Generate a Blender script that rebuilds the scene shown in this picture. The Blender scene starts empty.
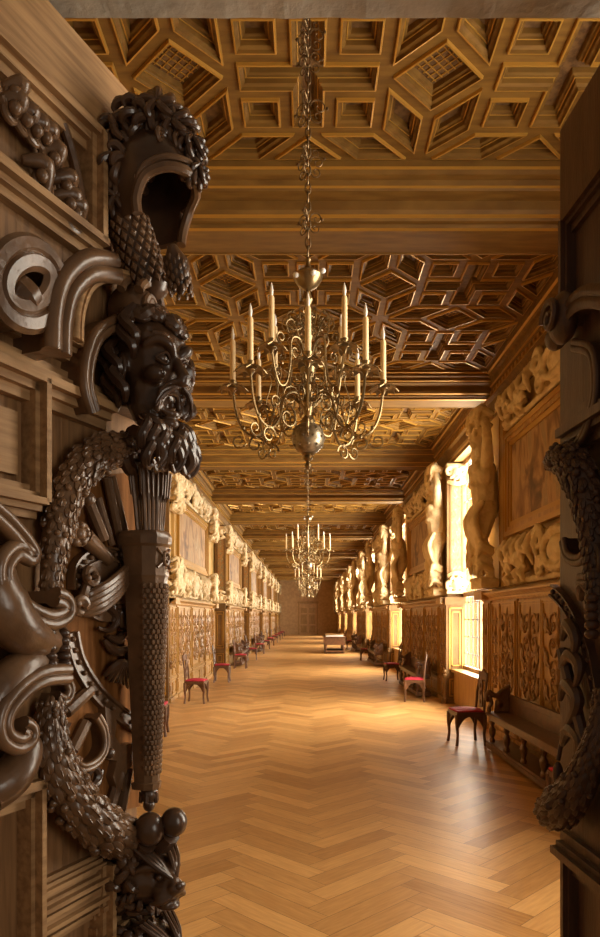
import bpy, bmesh, math, random
from mathutils import Vector, Matrix, noise
PI = math.pi
S = bpy.context.scene
COL = S.collection
R = math.radians
# ---------------------------------------------------------------- camera, world, exposure
FPX, VX, VY, EYE = 700.0, 308.0, 617.0, 1.75
cam = bpy.data.cameras.new('camera'); camo = bpy.data.objects.new('camera', cam); COL.objects.link(camo)
camo.location = (0, 0, EYE); camo.rotation_euler = (PI/2, 0, 0)
cam.sensor_fit = 'VERTICAL'; cam.sensor_height = 36; cam.lens = FPX*36/937
cam.shift_x = (300-VX)/937; cam.shift_y = (VY-468.5)/937
cam.clip_start = .05; cam.clip_end = 300
S.camera = camo
W = bpy.data.worlds.new('world'); S.world = W; W.use_nodes = True
W.node_tree.nodes['Background'].inputs[0].default_value = (1.0, .80, .58, 1)
W.node_tree.nodes['Background'].inputs[1].default_value = .12
S.view_settings.view_transform = 'Standard'; S.view_settings.look = 'None'
S.view_settings.gamma = 1; S.view_settings.use_curve_mapping = False
S.view_settings.exposure = 0.42
def area(name, loc, rot, sx, sy, power, color):
    l = bpy.data.lights.new(name, 'AREA'); l.shape = 'RECTANGLE'; l.size = sx; l.size_y = sy
    l.energy = power; l.color = color
    o = bpy.data.objects.new(name, l); COL.objects.link(o); o.location = loc; o.rotation_euler = rot
    return o
# daylight outside each window of the right wall (openings repeat every 9.8 m)
PERIOD = 9.8
OPEN = [(11.4+PERIOD*k, 14.3+PERIOD*k) for k in range(-1, 6)]
OPEN[0] = (2.35, 4.5)
WIN_POWER = 820
for a, b in OPEN:
    area('daylight', (3.27, (a+b+.7)/2, 2.82), (0, R(90), 0), 4.2, b-a+.7, WIN_POWER*(b-a+.7)/2.9*(.55 if a < 3 else 1.08), (1.0, .92, .80))
# fill lamp added right of the camera to brighten the left door leaf
area('vestibule_fill', (2.56, -.5, 2.0), (0, R(90), 0), 1.9, 1.3, 44, (1.0, .93, .84))
END_Y = 70.1
# ---------------------------------------------------------------- materials
def mat(name, base, rough=.5, metal=0., second=None, scale=6, stretch=(1,1,1), bump=0., bscale=40, detail=5, spec=.5, amount=1., coat=0.):
    m = bpy.data.materials.new(name); m.use_nodes = True; nt = m.node_tree; b = nt.nodes['Principled BSDF']
    b.inputs['Base Color'].default_value = (*base, 1); b.inputs['Roughness'].default_value = rough
    b.inputs['Metallic'].default_value = metal; b.inputs['Specular IOR Level'].default_value = spec
    b.inputs['Coat Weight'].default_value = coat
    tc = nt.nodes.new('ShaderNodeTexCoord'); mp = nt.nodes.new('ShaderNodeMapping'); mp.inputs['Scale'].default_value = stretch
    nt.links.new(tc.outputs['Object'], mp.inputs[0])
    if second:
        n = nt.nodes.new('ShaderNodeTexNoise'); n.inputs['Scale'].default_value = scale; n.inputs['Detail'].default_value = detail
        nt.links.new(mp.outputs[0], n.inputs[0])
        r = nt.nodes.new('ShaderNodeValToRGB'); r.color_ramp.elements[0].position = .35; r.color_ramp.elements[1].position = .65
        r.color_ramp.elements[0].color = (*base, 1); r.color_ramp.elements[1].color = (*second, 1)
        nt.links.new(n.outputs[0], r.inputs[0]); nt.links.new(r.outputs[0], b.inputs['Base Color'])
    if bump:
        n2 = nt.nodes.new('ShaderNodeTexNoise'); n2.inputs['Scale'].default_value = bscale; n2.inputs['Detail'].default_value = 4
        nt.links.new(mp.outputs[0], n2.inputs[0])
        bp = nt.nodes.new('ShaderNodeBump'); bp.inputs['Strength'].default_value = bump; bp.inputs['Distance'].default_value = .02
        nt.links.new(n2.outputs[0], bp.inputs['Height']); nt.links.new(bp.outputs[0], b.inputs['Normal'])
    return m
M = {}
M['ceil'] = mat('ceiling wood', (.14,.068,.013), .6, second=(.21,.11,.023), scale=3, stretch=(1,6,1), spec=.25)
M['gilt'] = mat('gilded moulding', (.46,.25,.045), .32, .4)
M['coffer'] = mat('coffer back', (.10,.05,.018), .6, second=(.20,.11,.04), scale=24, detail=2)
M['panel'] = mat('gilded walnut panelling', (.34,.18,.055), .42, second=(.48,.28,.09), scale=4, stretch=(3,3,.6))
M['carve'] = mat('carved walnut relief', (.24,.12,.036), .4, second=(.36,.19,.06), scale=9)
M['stucco'] = mat('cream stucco', (.60,.44,.22), .5, second=(.76,.60,.36), scale=5, bump=.25, bscale=30)
M['wall'] = mat('ochre wall plaster', (.42,.25,.075), .55, second=(.52,.33,.11), scale=3)
M['doorwood'] = mat('old oak door boards', (.18,.088,.036), .62, second=(.31,.16,.064), scale=7, stretch=(7,7,.5), bump=.06, bscale=30, spec=.25)
M['fieldwood'] = mat('orange brown oak field', (.15,.055,.013), .7, second=(.25,.10,.028), scale=7, stretch=(7,7,.5), bump=.08, bscale=30, spec=.1)
M['silver'] = mat('mottled silvered brass', (.46,.38,.26), .34, .7, second=(.20,.15,.09), scale=28)
M['endwood'] = mat('light brown end panelling', (.50,.29,.12), .5, second=(.62,.38,.17), scale=4)
M['rail'] = mat('pale oak rail', (.26,.14,.060), .62, second=(.42,.24,.105), scale=7, stretch=(7,.5,7), bump=.06, bscale=30, spec=.25)
M['carved'] = mat('dark polished carved oak', (.050,.024,.013), .28, second=(.105,.052,.026), scale=7, bump=.07, bscale=45, coat=.15)
M['midcarved'] = mat('brown carved oak', (.105,.052,.024), .30, second=(.20,.105,.05), scale=8, bump=.08, bscale=45, coat=.1)
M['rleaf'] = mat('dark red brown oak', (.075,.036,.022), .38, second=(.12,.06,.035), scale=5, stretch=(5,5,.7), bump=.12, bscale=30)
M['stone'] = mat('grey lintel stone', (.46,.40,.31), .8, second=(.60,.53,.42), scale=7, bump=.4, bscale=22)
M['brass'] = mat('aged brass', (.36,.26,.13), .30, .85, second=(.22,.15,.07), scale=12)
M['iron'] = mat('dark bronze chain', (.16,.10,.045), .4, .7)
M['wax'] = mat('ivory candle', (.88,.66,.36), .45)
M['bulb'] = mat('frosted flame bulb', (.9,.85,.78), .15)
M['crystal'] = mat('pale crystal knob', (.85,.85,.85), .08, spec=.9)
M['red'] = mat('crimson upholstery', (.38,.012,.03), .75, second=(.48,.02,.045), scale=20)
M['chair'] = mat('dark walnut chair', (.095,.042,.02), .35, second=(.15,.07,.032), scale=10)
M['lead'] = mat('window bars', (.05,.045,.04), .5)
M['paper'] = mat('pale display lining', (.80,.77,.70), .6)
def glass():
    m = bpy.data.materials.new('window glass'); m.use_nodes = True; nt = m.node_tree
    for n in list(nt.nodes):
        if n.type == 'BSDF_PRINCIPLED': nt.nodes.remove(n)
    t = nt.nodes.new('ShaderNodeBsdfTransparent'); t.inputs[0].default_value = (.97,.97,.95,1)
    g = nt.nodes.new('ShaderNodeBsdfGlossy'); g.inputs['Roughness'].default_value = .05
    x = nt.nodes.new('ShaderNodeMixShader'); x.inputs[0].default_value = .05
    nt.links.new(t.outputs[0], x.inputs[1]); nt.links.new(g.outputs[0], x.inputs[2])
    nt.links.new(x.outputs[0], nt.nodes['Material Output'].inputs[0]); return m
M['glass'] = glass()
def mural(name, cols, sc):
    m = bpy.data.materials.new(name); m.use_nodes = True; nt = m.node_tree; b = nt.nodes['Principled BSDF']
    b.inputs['Roughness'].default_value = .55
    tc = nt.nodes.new('ShaderNodeTexCoord'); mp = nt.nodes.new('ShaderNodeMapping'); mp.inputs['Scale'].default_value = (1,1,.55)
    n = nt.nodes.new('ShaderNodeTexNoise'); n.inputs['Scale'].default_value = sc; n.inputs['Detail'].default_value = 6; n.inputs['Distortion'].default_value = 1.6
    r = nt.nodes.new('ShaderNodeValToRGB'); e = r.color_ramp.elements
    e[0].position = .30; e[0].color = (*cols[0],1); e[1].position = .72; e[1].color = (*cols[-1],1)
    for i, c in enumerate(cols[1:-1]):
        q = e.new(.30+.42*(i+1)/(len(cols)-1)); q.color = (*c,1)
    nt.links.new(tc.outputs['Object'], mp.inputs[0]); nt.links.new(mp.outputs[0], n.inputs[0])
    nt.links.new(n.outputs[0], r.inputs[0]); nt.links.new(r.outputs[0], b.inputs['Base Color']); return m
M['mural'] = mural('fresco paint', [(.10,.05,.02),(.26,.13,.05),(.45,.27,.12),(.30,.20,.10),(.62,.44,.26)], 2.2)
M['pilaster'] = mat('dark gold pilaster', (.13,.062,.012), .7, second=(.18,.09,.02), scale=4)
M['arab'] = mural('painted arabesque', [(.22,.06,.02),(.40,.20,.05),(.18,.14,.07),(.55,.38,.16)], 14)
def planks():
    m = bpy.data.materials.new('oak herringbone parquet'); m.use_nodes = True; nt = m.node_tree; b = nt.nodes['Principled BSDF']
    at = nt.nodes.new('ShaderNodeAttribute'); at.attribute_name = 'tone'
    uv = nt.nodes.new('ShaderNodeUVMap'); uv.uv_map = 'UVMap'
    mp = nt.nodes.new('ShaderNodeMapping'); mp.inputs['Scale'].default_value = (2.2, 22, 1)
    n = nt.nodes.new('ShaderNodeTexNoise'); n.inputs['Scale'].default_value = 2.; n.inputs['Detail'].default_value = 6
    r = nt.nodes.new('ShaderNodeValToRGB'); e = r.color_ramp.elements
    e[0].position = 0; e[0].color = (.31,.14,.038,1); e[1].position = 1; e[1].color = (.66,.37,.13,1)
    ad = nt.nodes.new('ShaderNodeMath'); ad.operation = 'MULTIPLY_ADD'; ad.inputs[1].default_value = .9; 
    sb = nt.nodes.new('ShaderNodeMath'); sb.operation = 'MULTIPLY_ADD'; sb.inputs[1].default_value = .8; sb.inputs[2].default_value = -.36
    nt.links.new(uv.outputs[0], mp.inputs[0]); nt.links.new(mp.outputs[0], n.inputs[0])
    nt.links.new(n.outputs[0], ad.inputs[0]); nt.links.new(at.outputs['Fac'], sb.inputs[0]); nt.links.new(sb.outputs[0], ad.inputs[2])
    nt.links.new(ad.outputs[0], r.inputs[0]); nt.links.new(r.outputs[0], b.inputs['Base Color'])
    b.inputs['Roughness'].default_value = .37; b.inputs['Specular IOR Level'].default_value = .5
    bp = nt.nodes.new('ShaderNodeBump'); bp.inputs['Strength'].default_value = .08; bp.inputs['Distance'].default_value = .01
    nt.links.new(n.outputs[0], bp.inputs['Height']); nt.links.new(bp.outputs[0], b.inputs['Normal'])
    return m
M['planks'] = planks()
# ---------------------------------------------------------------- mesh helpers
class MB:
    def __init__(s): s.v = []; s.f = []; s.m = []
    def add(s, vs, fs, mi=0):
        o = len(s.v); s.v += [Vector(v) for v in vs]; s.f += [tuple(i+o for i in f) for f in fs]; s.m += [mi]*len(fs)
    def xf(s, M4, start=0):
        for i in range(start, len(s.v)): s.v[i] = M4 @ s.v[i]
        return s
    def box(s, x0, x1, y0, y1, z0, z1, mi=0):
        s.add([(x,y,z) for x in (x0,x1) for y in (y0,y1) for z in (z0,z1)],
              [(0,1,3,2),(4,6,7,5),(0,4,5,1),(2,3,7,6),(0,2,6,4),(1,5,7,3)], mi)
    def ell(s, c, r, rot=None, seg=14, rings=8, mi=0):
        c = Vector(c); r = Vector((r,r,r)) if isinstance(r,(int,float)) else Vector(r); vs = []
        for i in range(rings+1):
            th = PI*i/rings
            for j in range(seg):
                ph = 2*PI*j/seg; p = Vector((r.x*math.sin(th)*math.cos(ph), r.y*math.sin(th)*math.sin(ph), r.z*math.cos(th)))
                if rot is not None: p = rot @ p
                vs.append(c+p)
        fs = [(i*seg+j, (i+1)*seg+j, (i+1)*seg+(j+1)%seg, i*seg+(j+1)%seg) for i in range(rings) for j in range(seg)]
        s.add(vs, fs, mi)
    def tube(s, pts, rad, seg=8, mi=0, cap=True, closed=False, flat=1., up=None):
        pts = [Vector(p) for p in pts]; n = len(pts)
        rr = rad if isinstance(rad, (list,tuple)) else [rad]*n
        if len(rr) != n: rr = [rr[min(len(rr)-1, int(i/(n-1)*(len(rr)-1)))]*(1-((i/(n-1)*(len(rr)-1))%1)) + rr[min(len(rr)-1, int(i/(n-1)*(len(rr)-1))+1)]*((i/(n-1)*(len(rr)-1))%1) for i in range(n)]
        vs = []; nb = None
        for i in range(n):
            a = pts[(i-1)%n] if (closed or i>0) else pts[i]; b = pts[(i+1)%n] if (closed or i<n-1) else pts[i]
            t = (b-a); t = t.normalized() if t.length > 1e-9 else Vector((0,0,1))
            if up is not None: nb = Vector(up) - t*Vector(up).dot(t)
            elif nb is None: nb = t.orthogonal()
            else: nb = nb - t*nb.dot(t)
            if nb.length < 1e-6: nb = t.orthogonal()
            nb.normalize(); c = t.cross(nb)
            for j in range(seg):
                ph = 2*PI*j/seg; vs.append(pts[i] + nb*(rr[i]*flat*math.cos(ph)) + c*(rr[i]*math.sin(ph)))
        m = n if closed else n-1
        fs = [(i*seg+j, i*seg+(j+1)%seg, ((i+1)%n)*seg+(j+1)%seg, ((i+1)%n)*seg+j) for i in range(m) for j in range(seg)]
        if cap and not closed: fs += [tuple(reversed(range(seg))), tuple((n-1)*seg+j for j in range(seg))]
        s.add(vs, fs, mi)
    def sweep(s, pts, prof, up, mi=0, closed=False, scale=None):
        """prof: closed list of (along side, along up)"""
        pts = [Vector(p) for p in pts]; n = len(pts); up = Vector(up).normalized(); k = len(prof); vs = []
        for i in range(n):
            a = pts[(i-1)%n] if (closed or i>0) else pts[i]; b = pts[(i+1)%n] if (closed or i<n-1) else pts[i]
            t = (b-a).normalized(); sd = t.cross(up)
            sd = sd.normalized() if sd.length > 1e-6 else t.orthogonal()
            q = scale[i] if scale else 1
            for (p0, p1) in prof: vs.append(pts[i] + sd*p0*q + up*p1*q)
        m = n if closed else n-1
        fs = [(i*k+j, i*k+(j+1)%k, ((i+1)%n)*k+(j+1)%k, ((i+1)%n)*k+j) for i in range(m) for j in range(k)]
        if not closed: fs += [tuple(reversed(range(k))), tuple((n-1)*k+j for j in range(k))]
        s.add(vs, fs, mi)
    def lathe(s, prof, c=(0,0,0), seg=16, mi=0):
        c = Vector(c); vs = []; n = len(prof)
        for (r, z) in prof:
            for j in range(seg): vs.append(c+Vector((r*math.cos(2*PI*j/seg), r*math.sin(2*PI*j/seg), z)))
        fs = [(i*seg+j, i*seg+(j+1)%seg, (i+1)*seg+(j+1)%seg, (i+1)*seg+j) for i in range(n-1) for j in range(seg)]
        fs += [tuple(reversed(range(seg))), tuple((n-1)*seg+j for j in range(seg))]
        s.add(vs, fs, mi)
    def prism(s, poly, off, mi=0):
        n = len(poly); off = Vector(off); vs = [Vector(p) for p in poly]; vs += [v+off for v in vs]
        fs = [(i, (i+1)%n, n+(i+1)%n, n+i) for i in range(n)] + [tuple(reversed(range(n))), tuple(n+i for i in range(n))]
        s.add(vs, fs, mi)
    def cap_(s, a, b, ra, rb, seg=10, mi=0):
        s.tube([a, b], [ra, rb], seg, mi); s.ell(a, ra, seg=seg, rings=6, mi=mi); s.ell(b, rb, seg=seg, rings=6, mi=mi)
    def build(s, name, m, parent=None, smooth=False, angle=40):
        me = bpy.data.meshes.new(name); me.from_pydata([tuple(v) for v in s.v], [], s.f)
        for q in (m if isinstance(m, (list,tuple)) else [m]): me.materials.append(q)
        if any(s.m): me.polygons.foreach_set('material_index', s.m)
        bm = bmesh.new(); bm.from_mesh(me); bmesh.ops.recalc_face_normals(bm, faces=bm.faces)
        if smooth:
            for f in bm.faces: f.smooth = True
            ca = R(angle)
            for e in bm.edges:
                if len(e.link_faces) == 2 and e.calc_face_angle(0) > ca: e.smooth = False
        bm.to_mesh(me); bm.free()
        return link(name, me, parent)
    def clay(s, name, m, parent=None, voxel=.01, smooth=2, disp=0., dsize=.03):
        """weld everything into one carved surface"""
        o = s.build(name, m, None)
        r = o.modifiers.new('r', 'REMESH'); r.mode = 'VOXEL'; r.voxel_size = voxel; r.use_smooth_shade = True
        if smooth: q = o.modifiers.new('s', 'SMOOTH'); q.iterations = smooth; q.factor = .6
        if disp:
            t = bpy.data.textures.new('carving', 'CLOUDS'); t.noise_scale = dsize; t.noise_depth = 2
            d = o.modifiers.new('d', 'DISPLACE'); d.texture = t; d.strength = disp; d.mid_level = .5; d.texture_coords = 'LOCAL'
        dg = bpy.context.evaluated_depsgraph_get(); dg.update()
        me = bpy.data.meshes.new_from_object(o.evaluated_get(dg)); me.name = name
        o.modifiers.clear(); old = o.data; o.data = me; bpy.data.meshes.remove(old)
        for p in me.polygons: p.use_smooth = True
        if parent: o.parent = parent
        return o
def link(name, data, parent=None):
    o = bpy.data.objects.new(name, data); COL.objects.link(o)
    if parent: o.parent = parent
    return o
def tag(o, label=None, cat=None, group=None, kind=None):
    for k, v in (('label', label), ('category', cat), ('group', group), ('kind', kind)):
        if v: o[k] = v
    return o
def empty(name, loc=(0,0,0), rz=0, **k):
    o = bpy.data.objects.new(name, None); COL.objects.link(o); o.location = loc; o.rotation_euler = (0,0,rz); o.empty_display_size = .1
    return tag(o, **k)
KIDS = {}
def copy_tree(o, parent=None):
    c = o.copy(); COL.objects.link(c); c.parent = parent
    for ch in list(o.children): copy_tree(ch, c)
    return c
def place(proto, first, loc, rz=0, **k):
    """use the prototype itself the first time, afterwards copies of it and of its parts"""
    key = proto.name
    if key in KIDS: o = copy_tree(proto)
    else: KIDS[key] = 1; o = proto
    o.location = loc; o.rotation_euler = (0,0,rz)
    return tag(o, **k)
def curve(pts, n=8, closed=False):
    P = [Vector(p) for p in pts]; out = []; N = len(P)
    for i in range(N if closed else N-1):
        if closed: p0, p1, p2, p3 = P[(i-1)%N], P[i], P[(i+1)%N], P[(i+2)%N]
        else: p0, p1, p2, p3 = P[max(i-1,0)], P[i], P[i+1], P[min(i+2,N-1)]
        for j in range(n):
            t = j/n; out.append(.5*((2*p1)+(p2-p0)*t+(2*p0-5*p1+4*p2-p3)*t*t+(3*p1-p0-3*p2+p3)*t**3))
    if not closed: out.append(P[-1])
    return out
def spiral(c, r0, r1, a0, turns, ax, ay, n=24, lift=None):
    c = Vector(c); ax = Vector(ax); ay = Vector(ay); out = []
    for i in range(n+1):
        t = i/n; r = r0+(r1-r0)*t; a = a0+turns*2*PI*t
        p = c+ax*(r*math.cos(a))+ay*(r*math.sin(a))
        if lift is not None: p += Vector(lift)*t
        out.append(p)
    return out
# ---------------------------------------------------------------- floor: herringbone planks
def make_floor():
    w, n = .17, 5; rot = Matrix.Rotation(PI/4, 2); vs = []; fs = []; tone = []; uvs = []
    rnd = random.Random(4)
    x0, x1, y0, y1 = -3.5, 3.5, -2.2, END_Y+.2
    def quad(a, b, c, d, horiz):
        ctr = rot @ (Vector((a+c, b+d))*.5*w) + Vector((-.18+.3, 0))
        if not (x0-.6 < ctr.x < x1+.6 and y0-.6 < ctr.y < y1+.6): return
        o = len(vs); g = .0016/w; A, B, C_, D = a+g, b+g, c-g, d-g
        for (x, y) in ((A,B),(C_,B),(C_,D),(A,D)):
            p = rot @ (Vector((x,y))*w) + Vector((-.18+.3, 0)); vs.append((min(max(p.x,x0),x1), min(max(p.y,y0),y1), 0))
        fs.append((o,o+1,o+2,o+3)); tone.append(rnd.betavariate(1.6,1.6))
        k = rnd.random()*50; L_ = n*w
        uvs.extend([(k,0),(k+L_,0),(k+L_,w),(k,w)] if horiz else [(k,w),(k,0),(k+L_,0),(k+L_,w)])
    kmax = int((y1+6)/w/1.41421)+10
    for k in range(-40, kmax*1+20):
        for m in range(-8, 9):
            quad(k+2*n*m, k, k+2*n*m+n, k+1, True)
            quad(k+n+2*n*m, k-n+1, k+n+2*n*m+1, k+1, False)
    me = bpy.data.meshes.new('floor'); me.from_pydata(vs, [], fs); me.materials.append(M['planks'])
    ul = me.uv_layers.new(name='UVMap'); ul.data.foreach_set('uv', [c for u in uvs for c in u])
    at = me.attributes.new('tone', 'FLOAT', 'FACE'); at.data.foreach_set('value', tone)
    o = link('floor', me); tag(o, 'polished oak herringbone parquet floor of the long gallery', kind='structure')
    b = MB(); b.box(x0, x1, y0, y1, -.2, -.003); b.build('subfloor', M['carved'], o)
make_floor()
# ---------------------------------------------------------------- ceiling
ZC, ZB = 5.55, 5.20
T = 1.83; s_ = T/(2+math.sqrt(2))
def clip(poly, hx, hy):
    for ax, sg, lim in ((0,1,hx),(0,-1,hx),(1,1,hy),(1,-1,hy)):
        out = []
        for i in range(len(poly)):
            a, b = poly[i], poly[(i+1)%len(poly)]; da, db = lim-sg*a[ax], lim-sg*b[ax]
            if da >= -1e-7: out.append(a)
            if (da > 1e-7 and db < -1e-7) or (da < -1e-7 and db > 1e-7):
                t = da/(da-db); out.append((a[0]+(b[0]-a[0])*t, a[1]+(b[1]-a[1])*t))
        poly = out
        if len(poly) < 3: return []
    out = []
    for p in poly:
        if not out or (abs(p[0]-out[-1][0])+abs(p[1]-out[-1][1])) > 1e-5: out.append(p)
    if len(out) > 2 and abs(out[0][0]-out[-1][0])+abs(out[0][1]-out[-1][1]) < 1e-5: out.pop()
    return out
def inset(poly, d):
    n = len(poly); A = sum(poly[i][0]*poly[(i+1)%n][1]-poly[(i+1)%n][0]*poly[i][1] for i in range(n))
    if A < 0: poly = poly[::-1]
    out = []
    for i in range(n):
        p0, p, p1 = Vector(poly[i-1]), Vector(poly[i]), Vector(poly[(i+1)%n])
        e0 = (p-p0).normalized(); e1 = (p1-p).normalized(); n0 = Vector((-e0.y, e0.x)); n1 = Vector((-e1.y, e1.x))
        q = p + (n0+n1)*(d/(1+n0.dot(n1))); out.append((q.x, q.y))
    return out
STEPS = [(0,0,0),(.042,0,0),(.046,-.022,1),(.058,-.024,1),(.062,.0,0),(.084,.01,0),(.086,.045,0),(.090,.040,1),(.098,.042,1),(.102,.055,0),(.118,.06,0),(.124,.095,2)]
def coffer(mb, poly):
    n = len(poly); prev = None
    A = sum(poly[i][0]*poly[(i+1)%n][1]-poly[(i+1)%n][0]*poly[i][1] for i in range(n))
    if A < 0: poly = poly[::-1]
    base = len(mb.v)
    for k, (d, h, mi) in enumerate(STEPS):
        q = inset(poly, d); o = len(mb.v); mb.v += [Vector((x, y, ZC+h)) for x, y in q]
        if prev is not None:
            for i in range(n): mb.f.append((prev+i, prev+(i+1)%n, o+(i+1)%n, o+i)); mb.m.append(mi if mi < 2 else 0)
        prev = o
    mb.f.append(tuple(prev+i for i in range(n))); mb.m.append(2)
def make_bay():
    mb = MB(); hx, hy = 1.5*T, T
    rosette = MB()
    for i in (-1,0,1):
        for j in (-.5,.5):
            cx, cy = i*T, j*T; h, q = s_, .165
            cr = [(-q,-h),(q,-h),(q,-q),(h,-q),(h,q),(q,q),(q,h),(-q,h),(-q,q),(-h,q),(-h,-q),(-q,-q)]
            coffer(mb, [(cx+x, cy+y) for x, y in cr])
            for sx in (-1,1):
                for sy in (-1,1):
                    coffer(mb, [(cx+sx*q, cy+sy*q), (cx+sx*h, cy+sy*q), (cx+sx*h, cy+sy*h), (cx+sx*q, cy+sy*h)])
    def dia(cx, cy):
        r = s_/math.sqrt(2); p = clip([(cx+r,cy),(cx,cy+r),(cx-r,cy),(cx,cy-r)], hx, hy)
        if p: coffer(mb, p)
        if abs(cx) < hx-.1 and abs(cy) < hy-.1:
            for a in range(-2,3):
                for ang in (PI/4, -PI/4):
                    d = Vector((math.cos(ang), math.sin(ang))); nn = Vector((-d.y, d.x))*a*.055
                    e = d*.13; mb.tube([(cx+nn.x-e.x, cy+nn.y-e.y, ZC+.09), (cx+nn.x+e.x, cy+nn.y+e.y, ZC+.09)], .005, 4, 1)
    for i in range(-2,2):
        for j in (-.5,.5): dia((i+.5)*T, j*T)
    for i in (-1,0,1):
        for j in (-1,0,1): dia(i*T, j*T)
    for i in range(-2,2):
        for j in (-1,0,1):
            cx, cy = (i+.5)*T, j*T
            for k in range(8):
                a, b = k*PI/4, (k+1)*PI/4
                A, B = (cx+s_*math.cos(a), cy+s_*math.sin(a)), (cx+s_*math.cos(b), cy+s_*math.sin(b))
                C_ = (A[0]+B[0]-cx, A[1]+B[1]-cy); mx, my = (cx+C_[0])/2, (cy+C_[1])/2
                if abs(mx) < hx and abs(my) < hy: coffer(mb, [(cx,cy), A, C_, B])
    return mb
ceiling = empty('ceiling', label='coffered gilded wooden ceiling with stepped beams', kind='structure')
def ccopy(o, y):
    c = o.copy(); COL.objects.link(c); c.parent = ceiling; c.location = (0, y, 0); return c
bay = make_bay().build('coffered_panel', [M['ceil'], M['gilt'], M['coffer']], ceiling); bay.location = (0, 4.0, 0)
for k in range(1, 14): ccopy(bay, 4.0+4.9*k)
half = [(-.625,ZC+.03,0),(-.625,5.50,1),(-.60,5.49,1),(-.59,5.455,0),(-.52,5.45,0),(-.51,5.41,1),(-.49,5.40,1),(-.48,5.385,0),(-.36,5.37,0),(-.35,5.30,0),(-.33,5.27,1),(-.30,5.255,1),(-.29,5.235,0),(-.24,5.232,0),(-.23,5.205,1),(-.20,5.195,1),(-.19,5.205,0)]
prof = half + [(-y, z, m) for y, z, m in reversed(half)]
bm_ = MB()
for i in range(len(prof)-1):
    (ya, za, ma), (yb, zb, mb_) = prof[i], prof[i+1]
    g = 1 if (ma == 1 and mb_ == 1) else 0
    bm_.add([(-3.0,ya,za),(3.0,ya,za),(3.0,yb,zb),(-3.0,yb,zb)], [(0,1,2,3)], g)
bm_.add([(x, y, z) for x in (-3.0,3.0) for y in (-.625,.625) for z in (ZC+.03, 5.9)], [(0,1,3,2),(4,5,7,6),(0,2,6,4),(1,3,7,5),(0,1,5,4),(2,3,7,6)])
beam = bm_.build('ceiling_beam', [M['ceil'], M['gilt']], ceiling); beam.location = (0, 6.45, 0)
for k in [-1]+list(range(1, 13)): ccopy(beam, 6.45+4.9*k)
b = MB(); b.box(-3.7, 3.7, 1.0, END_Y+.4, ZC+.36, ZC+.5); b.build('ceiling_deck', M['ceil'], ceiling)
# ---------------------------------------------------------------- side walls with openings
PIERS = [(4.5+PERIOD*k, 11.4+PERIOD*k) for k in range(0, 7)]
PIERS[-1] = (PIERS[-1][0], END_Y)
XF, XO = 2.95, 3.20
cprof = [(2.745,5.56,0),(2.745,5.49,1),(2.775,5.475,1),(2.785,5.44,0),(2.83,5.435,0),(2.835,5.38,0),(2.85,5.36,1),(2.875,5.35,1),(2.88,5.30,0),(2.90,5.22,0),(2.84,5.20,1),(2.84,5.17,1),(2.89,5.14,0),(2.91,5.02,0),(2.93,4.99,1),(2.95,4.96,1),(2.96,4.9,0)]
for sg, side in ((-1,'left'),(1,'right')):
    w = MB(); Y0, Y1 = 2.05, END_Y
    def bx(xa, xb, y0, y1, z0, z1): w.box(min(sg*xa,sg*xb), max(sg*xa,sg*xb), y0, y1, z0, z1)
    for a, b_ in PIERS: bx(XF, 3.215, a, b_, 0, 4.9)
    bx(3.30, 3.6, Y0, Y1, 0, 5.95)
    bx(XF, 3.215, Y0, OPEN[0][0], 0, 4.9)
    bx(2.96, 3.6, Y0, Y1, 4.9, 5.95)
    if sg > 0:
        for a, b_ in OPEN: bx(XO-.06, 3.215, a, b_, 0, .68)
    else:
        for a, b_ in OPEN: bx(3.25, 3.6, a, b_, 0, 4.9)
    wo = w.build('wall_'+side, M['wall']); tag(wo, 'ochre %s wall of the gallery with deep window bays' % side if sg > 0 else 'sunlit ochre left wall of the gallery with blind bays', kind='structure')
    c = MB()
    for i in range(len(cprof)-1):
        (xa, za, ma), (xb, zb, mb_) = cprof[i], cprof[i+1]
        c.add([(sg*xa,Y0,za),(sg*xa,Y1,za),(sg*xb,Y1,zb),(sg*xb,Y0,zb)], [(0,1,2,3)], 1 if ma == 1 and mb_ == 1 else 0)
    for i in range(int((Y1-Y0)/.16)):
        y = Y0+.08+i*.16; c.box(min(sg*2.865,sg*2.91), max(sg*2.865,sg*2.91), y, y+.08, 5.225, 5.29, 1)
    co = c.build('trim_cornice_'+side, [M['ceil'], M['gilt']]); tag(co, 'stepped and gilded cornice along the top of the %s wall' % side, kind='structure')
    for a, b_ in PIERS:
        for y in ((a+b_)/2-(b_-a)*.365, (a+b_)/2+(b_-a)*.365):
            st = MB(); st.box(*sorted((sg*2.90,sg*2.96)),y-.15,y+.15,2.2,4.88); st.box(*sorted((sg*2.885,sg*2.90)),y-.13,y-.10,2.35,4.75,1); st.box(*sorted((sg*2.885,sg*2.90)),y+.10,y+.13,2.35,4.75,1)
            st.build('wall_strip', [M['wall'], M['gilt']], wo)
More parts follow.
